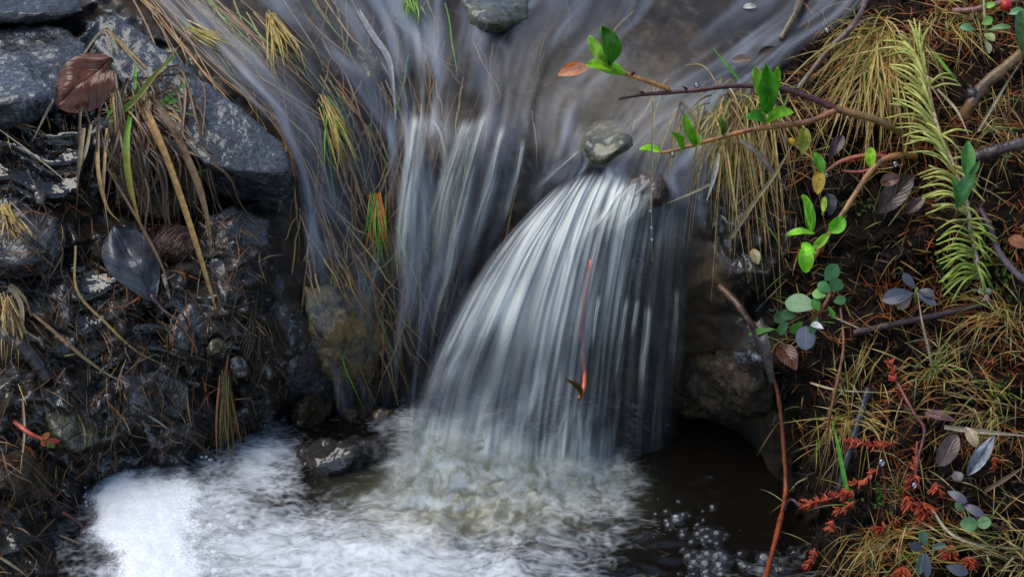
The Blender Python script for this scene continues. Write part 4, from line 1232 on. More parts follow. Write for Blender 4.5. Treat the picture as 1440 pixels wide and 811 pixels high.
# tussocks
def arch_tuft(name, label, crown, n, targets, L=(.05, .1), gap=.01, green=.2, w=(.0008, .0016), jit=(18, 10), pal=None, cat='grass tussock', hmid=.03):
    at, _ = hit(*crown)
    r = root(name, at, label, cat)
    a, b = MB(), MB()
    for _ in range(n):
        x, y = crown[0] + G(0, jit[0]), crown[1] + G(0, jit[1])
        tx, ty, sx_, sy_ = random.choice(targets)
        ex, ey = x + G(tx, sx_ * 1.4), y + G(ty, sy_ * 1.4)
        hm = hmid * U(.5, 1.2)
        mx_, my_ = x + (ex - x) * U(.35, .55), y + (ey - y) * U(.2, .45) - U(0, 14)
        g_ = rnd() < green
        blade(b if g_ else a, pts([(x, y, .004), (mx_, my_, hm), (ex, ey, U(.004, hm * .8))]), U(*w), 14, pick(GREEN) if g_ else pick(pal or STRAW), pick(STRAW), fold=.25, tip_w=.1)
    a.build('dead_blades', M['plant'], r)
    if b.v: b.build('green_blades', M['plant'], r)
    return r
arch_tuft('grass_tussock', 'big pale dead grass tussock arching over the bank at the top right', (1240, 70), 210, [(-45, 95, 30, 30), (-85, 70, 20, 35), (0, 110, 25, 25), (40, 60, 30, 25), (-20, 60, 40, 20)], green=.17, jit=(26, 26), pal=STRAW + STRAW + ORANGE[:1], hmid=.035)
arch_tuft('grass_tussock', 'dead grass tussock hanging over the stream edge under the willow branch', (1040, 145), 190, [(-35, 140, 18, 35), (0, 165, 20, 40), (30, 150, 20, 35), (-50, 80, 15, 25), (40, 90, 20, 25)], green=.16, jit=(34, 18), pal=STRAW + BROWN + BROWN, hmid=.026)
arch_tuft('grass_tussock', 'straw coloured tussock filling the lower right corner', (1425, 775), 80, [(-70, 20, 30, 25), (-40, -40, 25, 20), (-80, -15, 25, 25), (-20, 40, 30, 15)], green=.25, jit=(32, 28), w=(.0006, .0013), pal=STRAW + BROWN[2:] + ORANGE[:1])
arch_tuft('grass_tuft', 'green and straw tuft spreading like a star above the pale flat straw', (1312, 520), 46, [(-45, -20, 15, 18), (20, -50, 20, 15), (-30, 25, 20, 10), (45, -10, 15, 15), (5, 25, 20, 10)], green=.5, jit=(12, 8), w=(.0006, .0012), cat='grass tuft', hmid=.02, pal=STRAW + ORANGE[:1] + BROWN[2:])
arch_tuft('grass_tuft', 'dead tuft with green tips on bare soil right of the round grey leaf', (1195, 535), 26, [(20, -55, 10, 14), (-25, -35, 14, 10), (35, -40, 10, 10), (-10, 40, 12, 15)], green=.35, jit=(11, 8), w=(.0006, .0012), cat='grass tuft', hmid=.02, pal=STRAW + ORANGE[:1] + BROWN[2:])
arch_tuft('grass_tuft', 'thin grass tuft in the top right corner beside the red berry', (1350, 30), 50, [(-30, 40, 20, 15), (30, 40, 20, 15), (0, -30, 30, 15)], green=.3, jit=(20, 14), w=(.0006, .0011), cat='grass tuft', hmid=.02, pal=STRAW + ORANGE[:1] + BROWN[2:])
arch_tuft('grass_tuft', 'dry grass spray at the right edge below the purple twig', (1420, 440), 60, [(-60, 30, 25, 20), (-40, -20, 25, 15), (-20, 45, 20, 12)], green=.15, jit=(16, 14), w=(.0006, .0011), cat='grass tuft', pal=STRAW + ORANGE, hmid=.02)
arch_tuft('grass_tuft', 'dry grass spray behind the spruce sprig at the right edge', (1420, 190), 60, [(-50, 15, 25, 20), (-40, -30, 25, 15), (-20, 35, 20, 12)], green=.15, jit=(16, 20), w=(.0006, .0011), cat='grass tuft', pal=STRAW + ORANGE, hmid=.02)
arch_tuft('grass_tuft', 'drooping dead tuft on the bank edge above the orange crowberry shoots', (1190, 590), 70, [(-45, 25, 20, 20), (30, 60, 18, 25), (-20, 60, 18, 20), (40, 20, 20, 10)], green=.12, jit=(16, 8), w=(.0006, .0012), cat='grass tuft', pal=STRAW + BROWN, hmid=.02)
arch_tuft('grass_tuft', 'dead grass at the foot of the right bank in the bottom of the photo', (1250, 760), 70, [(-60, 45, 25, 20), (30, 40, 25, 15), (-30, 60, 20, 20)], green=.2, jit=(30, 16), w=(.0006, .0012), cat='grass tuft', hmid=.02, pal=STRAW + ORANGE[:1] + BROWN[2:])
arch_tuft('grass_tuft', 'tangled dead grass in the right edge above the curled grey leaf', (1400, 580), 60, [(-50, 20, 25, 20), (-50, -25, 25, 15), (-25, 45, 20, 15)], green=.3, jit=(22, 14), w=(.0006, .0011), cat='grass tuft', hmid=.02, pal=STRAW + ORANGE[:1] + BROWN[2:])

straw('long straw slanting from the bank edge up through the hanging tussock', [(1028, 335, .03), (1060, 285, .036), (1090, 245, .036), (1116, 200, .03)], 6, (.36, .28, .14))
straw('short straw sticking out over the water left of the hanging tussock', [(1000, 258, .03), (975, 270, .036), (938, 286, .04)], 4, (.44, .34, .18))
straw('white topped broken stalk in the hanging tussock', [(1010, 215, .03), (1005, 245, .034), (994, 282, .03)], 7, (.34, .28, .18), (.62, .58, .5))
straw('thin straw dangling straight down from the willow branch over the fall', [(919, 122, .10), (918, 180, .11), (915, 260, .085), (916, 300, .08), (917, 368, .07)], 3, (.34, .25, .11), (.40, .31, .16), name='dangling_straw')
straw('brown broad blade bending right inside the hanging tussock', [(1040, 196, .034), (1065, 215, .036), (1085, 240, .034), (1108, 268, .024)], 8, (.14, .11, .10), (.16, .12, .10), name='dead_blade', cat='dead blade')
straw('pale flat straw lying level near the right edge above the curled grey leaf', [(1328, 600, .02), (1360, 604, .022), (1400, 608, .022), (1450, 613, .02)], 7, (.44, .36, .24))
straw('long thin straw from the right tuft curving to the bottom edge', [(1310, 715, .02), (1335, 748, .024), (1375, 765, .024), (1445, 772, .02)], 4, (.46, .40, .26))
straw('tan straw crossing the soil between the round grey leaf and the star shaped tuft', [(1165, 442, .014), (1205, 460, .016), (1228, 472, .012)], 2.5, (.4, .33, .2))
straw('thin upright stalk of the star shaped tuft ending at the dark leaf rosette', [(1312, 520, .012), (1303, 480, .024), (1296, 450, .03), (1290, 410, .03)], 3.5, (.40, .34, .2))
straw('straw bridging the bank beside the spruce sprig', [(1318, 125, .02), (1345, 155, .026), (1362, 190, .022)], 4, (.44, .36, .22))
straw('long straw running up the right edge behind the thick twig', [(1375, 185, .02), (1405, 135, .03), (1440, 80, .026)], 4, (.42, .34, .2))
straw('brown straw slanting to the right edge above the corner tussock', [(1385, 690, .02), (1415, 672, .024), (1445, 652, .02)], 6, (.26, .15, .08))
straw('straw lying level on the bank left of the star shaped tuft', [(1140, 538, .014), (1180, 548, .018), (1250, 552, .014)], 3, (.46, .38, .22))
straw('bright green upright blade on the lower right bank', [(1196, 712, .014), (1186, 665, .026), (1178, 625, .032), (1170, 592, .034)], 6, (.10, .34, .03), (.09, .30, .03), name='grass_sprout', cat='grass blade', fold=.35)
straw('bright green slanting blade beside the spruce sprig', [(1308, 68, .02), (1330, 95, .028), (1352, 122, .022)], 5, (.11, .30, .03), name='grass_sprout', cat='grass blade')
straw('green blade pointing up from the hanging tussock over the water', [(1040, 112, .014), (1022, 92, .026), (1003, 68, .034)], 5, (.09, .28, .04), name='grass_sprout', cat='grass blade')

# ------------------------------------------------------------------ the willow branch over the water
YB = .075
at = P(1282, 196, YB + .012)
wb = root('willow_branch', at, 'willow branch with fresh green leaves reaching over the stream above the main fall', 'branch')
def pl(l, Y=YB): return [P(q[0], q[1], q[2] if len(q) > 2 else Y) for q in l]
DR, OR_, OLV = (.07, .018, .018), (.42, .16, .03), (.20, .12, .03)
mb = MB(); tube(mb, pl([(1290, 202, YB + .02), (1240, 172), (1185, 156), (1172, 152)]), 5.5 * PXM, 5 * PXM, 20, 10, OLV, (.22, .09, .03), .12)
tube(mb, pl([(1176, 153), (1140, 138), (1095, 124), (1030, 121), (970, 128), (905, 133), (870, 139)]), 5 * PXM, 2.3 * PXM, 60, 10, (.09, .025, .02), DR, .22)
mb.build('stem', M['bark'], wb)
mb = MB(); tube(mb, pl([(942, 126), (915, 116), (888, 107), (868, 97), (860, 91)]), 3.6 * PXM, 2.4 * PXM, 26, 9, OR_, (.38, .2, .05), .12); twig_a = mb.build('twig', M['bark'], wb)
mb = MB(); tube(mb, pl([(1176, 155), (1140, 170), (1090, 178), (1050, 184), (1000, 197), (950, 211), (928, 215)], YB - .004), 4.6 * PXM, 2.2 * PXM, 44, 9, (.24, .08, .025), OR_, .15); twig_b = mb.build('twig', M['bark'], wb)
LG = (.30, .62, .03); DG = (.22, .52, .025); PG = (.42, .68, .10)
for b_, t_, W, c, rl, dy in [
    ((858, 93), (845, 36), 34, (.08, .27, .025), .3, -.006), ((857, 92), (828, 50), 20, PG, -.5, .006), ((880, 106), (824, 91), 24, LG, .5, -.004), ((878, 105), (832, 88), 16, PG, -.3, .004),
    ((932, 214), (899, 210), 17, LG, .5, -.004), ((957, 216), (944, 186), 16, DG, .5, -.006), ((980, 206), (962, 160), 17, DG, -.4, -.002), ((975, 207), (985, 190), 10, PG, .3, 0), ((1016, 190), (1013, 164), 11, (.12, .2, .03), .2, -.002),
    ((1077, 160), (1076, 90), 30, (.09, .33, .025), .1, -.004), ((1080, 150), (1062, 92), 20, PG, -.5, .004), ((1079, 152), (1094, 94), 18, LG, .6, .002), ((1077, 172), (1050, 166), 26, (.07, .28, .03), .4, -.008), ((1080, 172), (1116, 158), 24, LG, -.4, -.004)]:
    pxleaf(twig_a if b_[0] < 900 else twig_b, b_, t_, W, col=c, roll=rl, Yb=YB - .003, Yt=YB + dy - .004, fold=.6, bend=U(.02, .18), wav=.09, shape='willow')
for b_, t_ in (((888, 107), (894, 101)), ((966, 128), (960, 122)), ((906, 133), (898, 129))):
    pxleaf(wb, b_, t_, 5, col=(.12, .03, .02), Yb=YB - .002, Yt=YB - .004, name='bud', fold=.8, nL=6, nW=4)

at, _ = hit(1283, 220)
ws = root('willow_shoot', at, 'red and orange willow shoot with small green leaves creeping down the right bank', 'shoot')
RD = (.30, .045, .03)
mb = MB(); tube(mb, pts([(1288, 219, .012), (1262, 219, .03), (1240, 226, .034), (1222, 244, .034), (1203, 272, .03), (1185, 300, .03), (1160, 338, .026), (1136, 376, .014)]), 5 * PXM, 3 * PXM, 50, 9, (.30, .12, .03), (.34, .19, .06), .12)
mb.build('stem', M['bark'], ws)
mb = MB(); tube(mb, pts([(1252, 221, .033), (1215, 219, .034), (1185, 226, .034), (1168, 237, .032), (1156, 246, .03)]), 3.5 * PXM, 2.6 * PXM, 24, 9, RD, (.38, .15, .04), .1); mb.build('twig', M['bark'], ws)
mb = MB(); tube(mb, pts([(1228, 238, .034), (1205, 242, .03), (1184, 240, .026)]), 2.4 * PXM, 1.8 * PXM, 12, 7, RD); mb.build('twig', M['bark'], ws)
mb = MB(); tube(mb, pts([(1150, 228, .03), (1130, 214, .032), (1118, 204, .03), (1108, 196, .026)]), 2.2 * PXM, 1.8 * PXM, 14, 7, (.3, .2, .03), (.16, .05, .03)); mb.build('twig', M['bark'], ws)
MT = (.17, .16, .04)
for b_, t_, W, c, rl in [((1128, 218), (1132, 180), 20, (.13, .19, .035), .1), ((1156, 246), (1144, 214), 17, (.06, .24, .03), .4), ((1152, 240), (1150, 274), 20, MT, .1), ((1226, 238), (1225, 207), 17, (.14, .34, .03), -.3), ((1118, 206), (1110, 194), 9, (.3, .25, .03), 0),
                         ((1142, 327), (1128, 274), 18, (.10, .34, .03), .3), ((1140, 326), (1140, 284), 14, (.07, .26, .03), -.5), ((1146, 328), (1105, 331), 14, (.12, .34, .05), .5), ((1166, 326), (1188, 306), 24, (.07, .28, .03), .3), ((1166, 328), (1143, 350), 14, (.12, .3, .05), -.2),
                         ((1128, 342), (1147, 356), 14, (.09, .3, .03), .4), ((1133, 384), (1131, 347), 24, (.09, .33, .025), .0), ((1160, 275), (1158, 300), 9, (.10, .2, .03), .2)]:
    pxleaf(ws, b_, t_, W, .032, .036, (c[0] * 2.6, c[1] * 1.9, c[2]), roll=rl, fold=.55, bend=U(0, .18), wav=.09, shape='willow')

# spruce sprig
at, _ = hit(1376, 390)
sp_r = root('spruce_sprig', at, 'fallen spruce sprig with thick pale green needles on the right bank', 'sprig')
stem_px = [(1292, 72, .028), (1303, 110, .03), (1310, 150, .03), (1322, 190, .03), (1340, 232, .03), (1357, 280, .03), (1366, 325, .028), (1373, 365, .026), (1376, 392, .018)]
mb = MB(); tube(mb, pts(stem_px), 3.0 * PXM, 4.2 * PXM, 60, 9, (.42, .26, .08), (.36, .30, .24), .2); mb.build('stem', M['bark'], sp_r)
mb = MB(); cs_ = catmull(stem_px, 120)
for i in range(125):
    k = (i + rnd()) / 125
    x, y, h = cs_[min(119, int(k * 119))]
    leftside = rnd() < .78
    Ln = U(54, 76) * (.75 + .25 * math.sin(math.pi * min(1, k + .25))) * (1.0 if leftside else .7)
    if leftside: ang = R(168 - 5 * (1 - k) * 10 + k * 30 + G(0, 14)) if k > .12 else R(U(95, 170))
    else: ang = R(20 - 75 * k + G(0, 18)) if k > .12 else R(U(60, 110))
    dx, dy = math.cos(ang) * Ln, -math.sin(ang) * Ln
    up_ = U(5, 12)
    q = pts([(x, y, h), (x + dx * .5, y + dy * .5 - up_ * (1 if leftside else .6), h + U(.004, .016)), (x + dx, y + dy + U(0, 4), h + U(-.008, .010))])
    kk = U(.75, 1.15); c = (.46 * kk, .46 * kk, .13 * kk) if k < .72 else (.34 * kk, .42 * kk, .08 * kk)
    tube(mb, q, 2.2 * PXM, 1.1 * PXM, 9, 6, (c[0] * .9, c[1] * .9, c[2] * .8), (c[0] * 1.1, c[1] * 1.1, c[2] * 1.05))
mb.build('needles', M['plant'], sp_r)

# twigs of the right bank
at, _ = hit(1355, 168)
tw = root('bare_twig', at, 'thick brown twig with a dark knot and one green leaf at the right edge', 'twig')
mb = MB(); tube(mb, pts([(1352, 168, .014), (1366, 146, .03), (1384, 120, .036), (1410, 98, .04), (1455, 60, .045)]), 9 * PXM, 8 * PXM, 40, 10, (.16, .07, .03), (.17, .10, .03), .15)
ball(mb, pt(1368, 134, .033), 11 * PXM, (.02, .012, .012), lump=.4); mb.build('stem', M['bark'], tw)
pxleaf(tw, (1440, 78), (1437, 15), 34, .05, .05, (.06, .12, .03), fold=.5)
at, _ = hit(1345, 292)
gs = root('willow_seedling', at, 'pair of dark green leaves on a short stem in front of the spruce sprig', 'seedling')
mb = MB(); tube(mb, pts([(1344, 306, .03), (1345, 296, .05), (1350, 270, .054), (1355, 248, .055)]), 2.2 * PXM, 1.6 * PXM, 14, 7, (.12, .10, .03)); mb.build('stem', M['bark'], gs)
for b_, t_, W, c, rl in [((1358, 248), (1361, 198), 22, (.08, .28, .04), .1), ((1360, 250), (1378, 226), 10, (.10, .25, .05), .4), ((1347, 292), (1371, 243), 26, (.045, .16, .04), -.5), ((1345, 292), (1340, 250), 20, (.08, .30, .03), .6)]:
    pxleaf(gs, b_, t_, W, .055, .058, c, roll=rl, fold=.5, bend=.06)
stick('dark gnarled twig with peeling bark right of the spruce sprig', [(1372, 222, .014), (1395, 214, .022), (1420, 206, .024), (1455, 198, .02)], 9, 8, (.05, .035, .03), (.08, .06, .05), knob=.35)
stick('thin purple twig running down from the spruce sprig to the right edge', [(1378, 292, .02), (1392, 320, .026), (1405, 355, .026), (1430, 385, .024), (1450, 400, .02)], 4, 5, (.10, .03, .045), (.14, .12, .13))
stick('dead grey-brown branch leaning on the tussock at the top of the bank', [(1220, -8, .02), (1210, 20, .028), (1192, 45, .03), (1165, 70, .026), (1122, 125, .016)], 5, 3.5, (.15, .07, .06), (.16, .12, .09))
stick('dark brown stick standing at the far stream edge', [(1130, -10, .02), (1118, 20, .026), (1098, 55, .018)], 7, 4, (.10, .06, .035), (.16, .11, .06))
stick('pinkish runner stem lying level at the top right beside the red berry', [(1340, 16, .016), (1370, 14, .02), (1400, 6, .022), (1445, -3, .02)], 5, 4, (.25, .09, .06), (.28, .12, .09))
stick('long glossy reddish brown twig standing in the pool edge', [(1078, 505, .0), (1092, 545, -.005), (1099, 590, -.012), (1103, 640, -.02), (1105, 690, -.036), (1094, 745, -.088), (1070, 835, -.178)], 3.0, 3.8, (.17, .06, .018), (.28, .055, .02), knob=.3, inY=True)
stick('short wet brown root poking out above the black boulder', [(1012, 402, .016), (1035, 425, .026), (1054, 452, .028), (1072, 478, .02)], 6, 4.5, (.09, .04, .014), (.07, .03, .014))
stick('dark purple twig branching off the pool edge twig', [(1086, 768, .02), (1102, 720, .028), (1112, 702, .03), (1126, 712, .02)], 3, 2, (.04, .02, .03))
stick('thin dark red stem running down through the crowberry shoots', [(1255, 525, .014), (1285, 580, .022), (1300, 605, .022), (1290, 650, .022), (1285, 690, .016)], 2.5, 2, (.16, .03, .03))
stick('blackish root crossing the soil under the dark leaf rosette', [(1200, 468, .006), (1260, 455, .014), (1330, 440, .014), (1395, 425, .01)], 5, 4, (.05, .025, .022))
stick('black stick lying down the bank beside the bright green blade', [(1222, 545, .006), (1205, 600, .012), (1190, 650, .014), (1180, 690, .008)], 6, 5, (.02, .018, .022))
stick('slanting thin brown twig rising from the wet soil to the willow shoot', [(1160, 620, .012), (1172, 560, .02), (1186, 490, .018), (1182, 432, .012)], 2.4, 1.8, (.2, .07, .03))
mb = MB(); q = pts([(1062, 448, .024), (1070, 475, .036), (1078, 505, .036), (1086, 540, .03)])
blade(mb, q, 22 * PXM, 20, (.035, .028, .028), (.05, .04, .03), fold=.6, root_w=.9, tip_w=.4)
single('bark_strip', 'curled strip of black bark hanging at the top of the pool edge twig', 'bark', mb, M['bark'], q[0])

# red stem and bud caught in the fall
r = root('drowned_shoot', P(826, 385, .062), 'red shoot caught in the main fall with a brown bud pointing up', 'shoot')
mb = MB(); tube(mb, [P(x, y, Y) for x, y, Y in ((832, 365, .066), (823, 420, .052), (818, 470, .040), (822, 520, .026), (821, 545, .014), (815, 560, .006))], 4.5 * PXM, 3.2 * PXM, 30, 8, (.45, .09, .07), (.5, .11, .04)); mb.build('stem', M['bark'], r)
pxleaf(r, (816, 561), (795, 532), 12, col=(.20, .12, .03), Yb=-.004, Yt=-.016, name='bud', fold=.9, roll=.5)

# ------------------------------------------------------------------ leaves of the right bank
r = root('cowberry_clump', hit(1150, 440)[0], 'clump of dark green oval cowberry leaves at the foot of the willow shoot', 'plant')
mb = MB(); tube(mb, pts([(1142, 452, .01), (1155, 435, .02), (1165, 418, .024), (1170, 398, .024)]), .0022, .0014, 14, 7, (.24, .09, .03)); mb.build('stem', M['bark'], r)
CW = [((1150, 432), (1104, 424), 30, (.07, .16, .06)), ((1152, 437), (1143, 420), 14, (.06, .2, .02)), ((1162, 416), (1142, 412), 16, (.10, .28, .04)), ((1168, 410), (1150, 398), 16, (.04, .14, .03)), ((1170, 410), (1180, 392), 22, (.025, .09, .02)), ((1160, 395), (1178, 372), 22, (.03, .11, .03)),
      ((1172, 424), (1190, 420), 14, (.04, .13, .03)), ((1165, 430), (1172, 448), 14, (.08, .22, .03)), ((1128, 452), (1112, 468), 16, (.08, .22, .03)), ((1120, 445), (1098, 440), 16, (.02, .07, .02)), ((1112, 440), (1088, 450), 18, (.02, .06, .02)), ((1108, 452), (1095, 470), 14, (.02, .08, .02)), ((1150, 445), (1140, 470), 12, (.03, .1, .02)), ((1088, 462), (1052, 470), 10, (.05, .15, .02))]
for b_, t_, W, c in CW: pxleaf(r, b_, t_, W, .026, .028, c, 'waxleaf', roll=G(0, .3), shape='obovate', fold=.1, bend=.05)
pxleaf_thing('round_leaf', 'round slate grey leaf lying on soil below the cowberry clump', 'leaf', (1133, 458), (1132, 492), 28, h0=.024, col=(.10, .11, .14), m='waxleaf', shape='round', fold=.05, bend=.05)
pxleaf_thing('white_leaf', 'tiny whitish leaf chip between the cowberry clump and the round grey leaf', 'leaf', (1140, 455), (1158, 462), 10, h0=.028, col=(.45, .45, .46), m='deadleaf', shape='ovate')
pxleaf_thing('tan_leaf', 'pale tan leaf with brown blotches hanging at the bank edge beside the fall', 'leaf', (1058, 350), (1066, 372), 15, h0=.024, col=(.30, .24, .10), m='deadleaf')
r = root('dark_rosette', hit(1285, 410)[0], 'rosette of dark blue-black cowberry leaves on the soil above the star shaped tuft', 'plant')
mb = MB(); tube(mb, pts([(1288, 425, .01), (1288, 412, .024), (1290, 404, .026)]), .0016, .0012, 8, 7, (.2, .25, .04)); mb.build('stem', M['bark'], r)
for b_, t_, W, c in [((1285, 412), (1240, 422), 24, (.05, .055, .075)), ((1287, 406), (1270, 384), 13, (.045, .05, .07)), ((1288, 412), (1316, 430), 16, (.06, .065, .085)), ((1292, 408), (1314, 416), 15, (.07, .06, .07)), ((1282, 416), (1262, 434), 15, (.11, .07, .05))]:
    pxleaf(r, b_, t_, W, .028, .03, c, 'waxleaf', roll=G(0, .25), shape='obovate', fold=.15, bend=.06)
r = root('cowberry_plant', hit(1296, 775)[0], 'dark leaved cowberry plant at the bottom edge of the right bank', 'plant')
for b_, t_, W, c in [((1300, 768), (1298, 745), 14, (.035, .07, .045)), ((1298, 772), (1280, 765), 14, (.03, .035, .04)), ((1298, 776), (1292, 808), 12, (.035, .06, .05)), ((1302, 776), (1304, 812), 12, (.05, .06, .075)), ((1310, 770), (1330, 765), 10, (.03, .05, .04)), ((1330, 795), (1362, 805), 16, (.04, .045, .06))]:
    pxleaf(r, b_, t_, W, .03, .034, c, 'waxleaf', roll=G(0, .25), shape='obovate', fold=.12, bend=.05)
for i, (b_, t_, W, c, lb) in enumerate([((1332, 690), (1360, 706), 13, (.07, .07, .10), 'slate purple oval leaf left of the curled grey leaf'), ((1352, 708), (1385, 726), 13, (.08, .075, .11), 'slate purple oval leaf just above the two pale green round leaves'), ((1342, 662), (1350, 676), 16, (.10, .085, .085), 'small grey-brown leaf left of the curled grey leaf')]):
    pxleaf_thing('cowberry_leaf', lb, 'leaf', b_, t_, W, h0=.03, col=c, m='waxleaf', shape='obovate', fold=.12, bend=.08)
r = root('green_seedling', hit(1375, 738)[0], 'two pale green round leaves lying in the straw at the lower right', 'seedling')
for b_, t_, W in [((1375, 737), (1350, 736), 20), ((1374, 737), (1394, 732), 17), ((1352, 718), (1344, 706), 10)]: pxleaf(r, b_, t_, W, .04, .044, (.16, .30, .12), shape='round', fold=.1, bend=.08)
pxleaf_thing('curled_leaf', 'curled narrow grey leaf standing in the litter near the right edge', 'leaf', (1360, 668), (1398, 612), 22, h0=.034, col=(.26, .27, .31), m='deadleaf', shape='lance', fold=.5, bend=.1, wav=.15)
pxleaf_thing('tan_leaf', 'pale brown curled leaf under the flat straw', 'leaf', (1358, 600), (1372, 628), 18, h0=.03, col=(.34, .25, .14), m='deadleaf', shape='obovate', fold=.4)
pxleaf_thing('brown_leaf', 'dull brown folded leaf below the star shaped tuft', 'leaf', (1320, 655), (1345, 610), 28, h0=.016, col=(.09, .06, .05), m='deadleaf', shape='round', fold=.3)
pxleaf_thing('brown_leaf', 'reddish brown leaf edge showing above the flat straw', 'leaf', (1300, 580), (1345, 592), 14, h0=.02, col=(.14, .06, .05), m='deadleaf', shape='lance', fold=.4)
pxleaf_thing('brown_leaf', 'dark purple-brown leaf in the hollow left of the willow shoot', 'leaf', (1165, 225), (1185, 190), 20, h0=.014, col=(.06, .03, .035), m='deadleaf', shape='obovate', fold=.5)
pxleaf_thing('brown_leaf', 'large brown dead leaf in the dark hollow under the willow shoot', 'leaf', (1235, 300), (1285, 245), 36, h0=.010, col=(.05, .025, .02), m='deadleaf', shape='ovate', fold=.4)
pxleaf_thing('brown_leaf', 'small oval brown leaf in the hollow beside the spruce needles', 'leaf', (1275, 300), (1302, 275), 18, h0=.014, col=(.08, .04, .035), m='deadleaf', shape='ovate', fold=.5)
pxleaf_thing('brown_leaf', 'reddish brown leaf right of the willow shoot fork', 'leaf', (1238, 258), (1265, 250), 20, h0=.02, col=(.12, .05, .035), m='deadleaf', shape='round', fold=.3)
pxleaf_thing('black_leaf', 'blue-black leaf hanging behind the willow shoot', 'leaf', (1165, 272), (1168, 302), 20, h0=.016, col=(.03, .032, .04), m='waxleaf', shape='round', fold=.3)
pxleaf_thing('brown_leaf', 'wet rust brown leaf at the bank edge below the cowberry clump', 'leaf', (1095, 485), (1120, 520), 30, h0=.012, col=(.08, .03, .015), m='deadleaf', shape='ovate', fold=.3)
pxleaf_thing('brown_leaf', 'rusty leaf at the right edge beside the purple twig', 'leaf', (1418, 335), (1445, 350), 20, h0=.02, col=(.22, .08, .03), m='deadleaf', shape='lance', fold=.4)
pxleaf_thing('floating_leaf', 'pale leaf floating at the far stream edge near the top', 'leaf', (1045, 10), (1064, 10), 10, h0=.018, col=(.36, .34, .30), m='deadleaf', shape='round')
pxleaf_thing('floating_leaf', 'brown rimmed leaf floating in the stream behind the hanging tussock', 'leaf', (1028, 86), (1060, 84), 14, h0=.02, col=(.20, .13, .10), m='deadleaf', shape='ovate', fold=.5)
pxleaf_thing('floating_leaf', 'dark curled leaf floating behind the tall green willow leaf', 'leaf', (1066, 78), (1090, 66), 12, h0=.024, col=(.09, .06, .04), m='deadleaf', shape='lance', fold=.8)
r = root('lichen', hit(1383, 418)[0], 'tiny white lichen on the soil below the spruce sprig', 'lichen')
mb = MB()
for dx, dy in ((0, 0), (-4, -6), (3, -4), (5, 6), (-2, 6), (4, -9)): ball(mb, hit(1383 + dx, 418 + dy, .003)[0], U(.0018, .0028), (.75, .78, .8), lump=.6)
mb.build('lobes', M['plant'], r)
mb = MB(); b0 = pt(1415, 8, .02); ball(mb, b0, 8.5 * PXM, (.42, .025, .012), 18, 12); single('red_berry', 'ripe red berry at the top right edge', 'berry', mb, M['waxleaf'], b0 - Vector((0, 0, 8.5 * PXM)))
r = root('cowberry_seedling', hit(1385, 45)[0], 'small upright cowberry plant with green leaves near the red berry', 'plant')
mb = MB(); tube(mb, pts([(1388, 62, .012), (1386, 40, .03), (1384, 10, .04), (1384, -8, .042)]), .0014, .0011, 12, 7, (.2, .22, .06)); mb.build('stem', M['bark'], r)
for b_, t_, W, c in [((1372, 42), (1349, 38), 12, (.10, .20, .08)), ((1380, 34), (1396, 26), 14, (.14, .28, .05)), ((1390, 42), (1422, 38), 9, (.10, .2, .06)), ((1382, 12), (1400, 6), 10, (.12, .3, .04)), ((1384, 48), (1398, 58), 14, (.2, .24, .08)), ((1384, 56), (1390, 76), 12, (.25, .28, .12)), ((1418, 20), (1440, 14), 12, (.10, .22, .08)), ((1380, 2), (1372, -8), 9, (.12, .3, .05))]:
    pxleaf(r, b_, t_, W, .036, .04, c, 'waxleaf', roll=G(0, .3), shape='obovate', fold=.2)

# orange crowberry shoots
def crowberry(label, line, Ln=11, n=60, h=.02, spreadk=1.0):
    at, _ = hit(line[-1][0], line[-1][1])
    r = root('crowberry_shoot', at, label, 'crowberry')
    w3 = pts([(x, y, h) for x, y in line])
    mb = MB(); tube(mb, w3, .0010, .0008, 16, 6, (.22, .05, .03)); mb.build('stem', M['bark'], r)
    mb = MB(); cp_ = catmull([tuple(q) for q in w3], 60)
    for i in range(n):
        j = min(58, int(rnd() * 59)); t = Vector(cp_[j + 1] - cp_[j]).normalized()
        a = t.orthogonal().normalized(); a = Matrix.Rotation(U(0, 6.28), 3, t) @ a
        d = (a * spreadk + t * U(-.9, -.2)).normalized()
        p0 = Vector(cp_[j]); L = U(.7, 1.15) * Ln * PXM
        c = pick([(.42, .065, .02), (.34, .05, .02), (.50, .10, .03), (.26, .04, .02)])
        tube(mb, [p0, p0 + d * L * .6 + t * L * .02, p0 + d * L - t * L * .12], 1.8 * PXM, .9 * PXM, 5, 5, c)
    mb.build('needles', M['plant'], r)
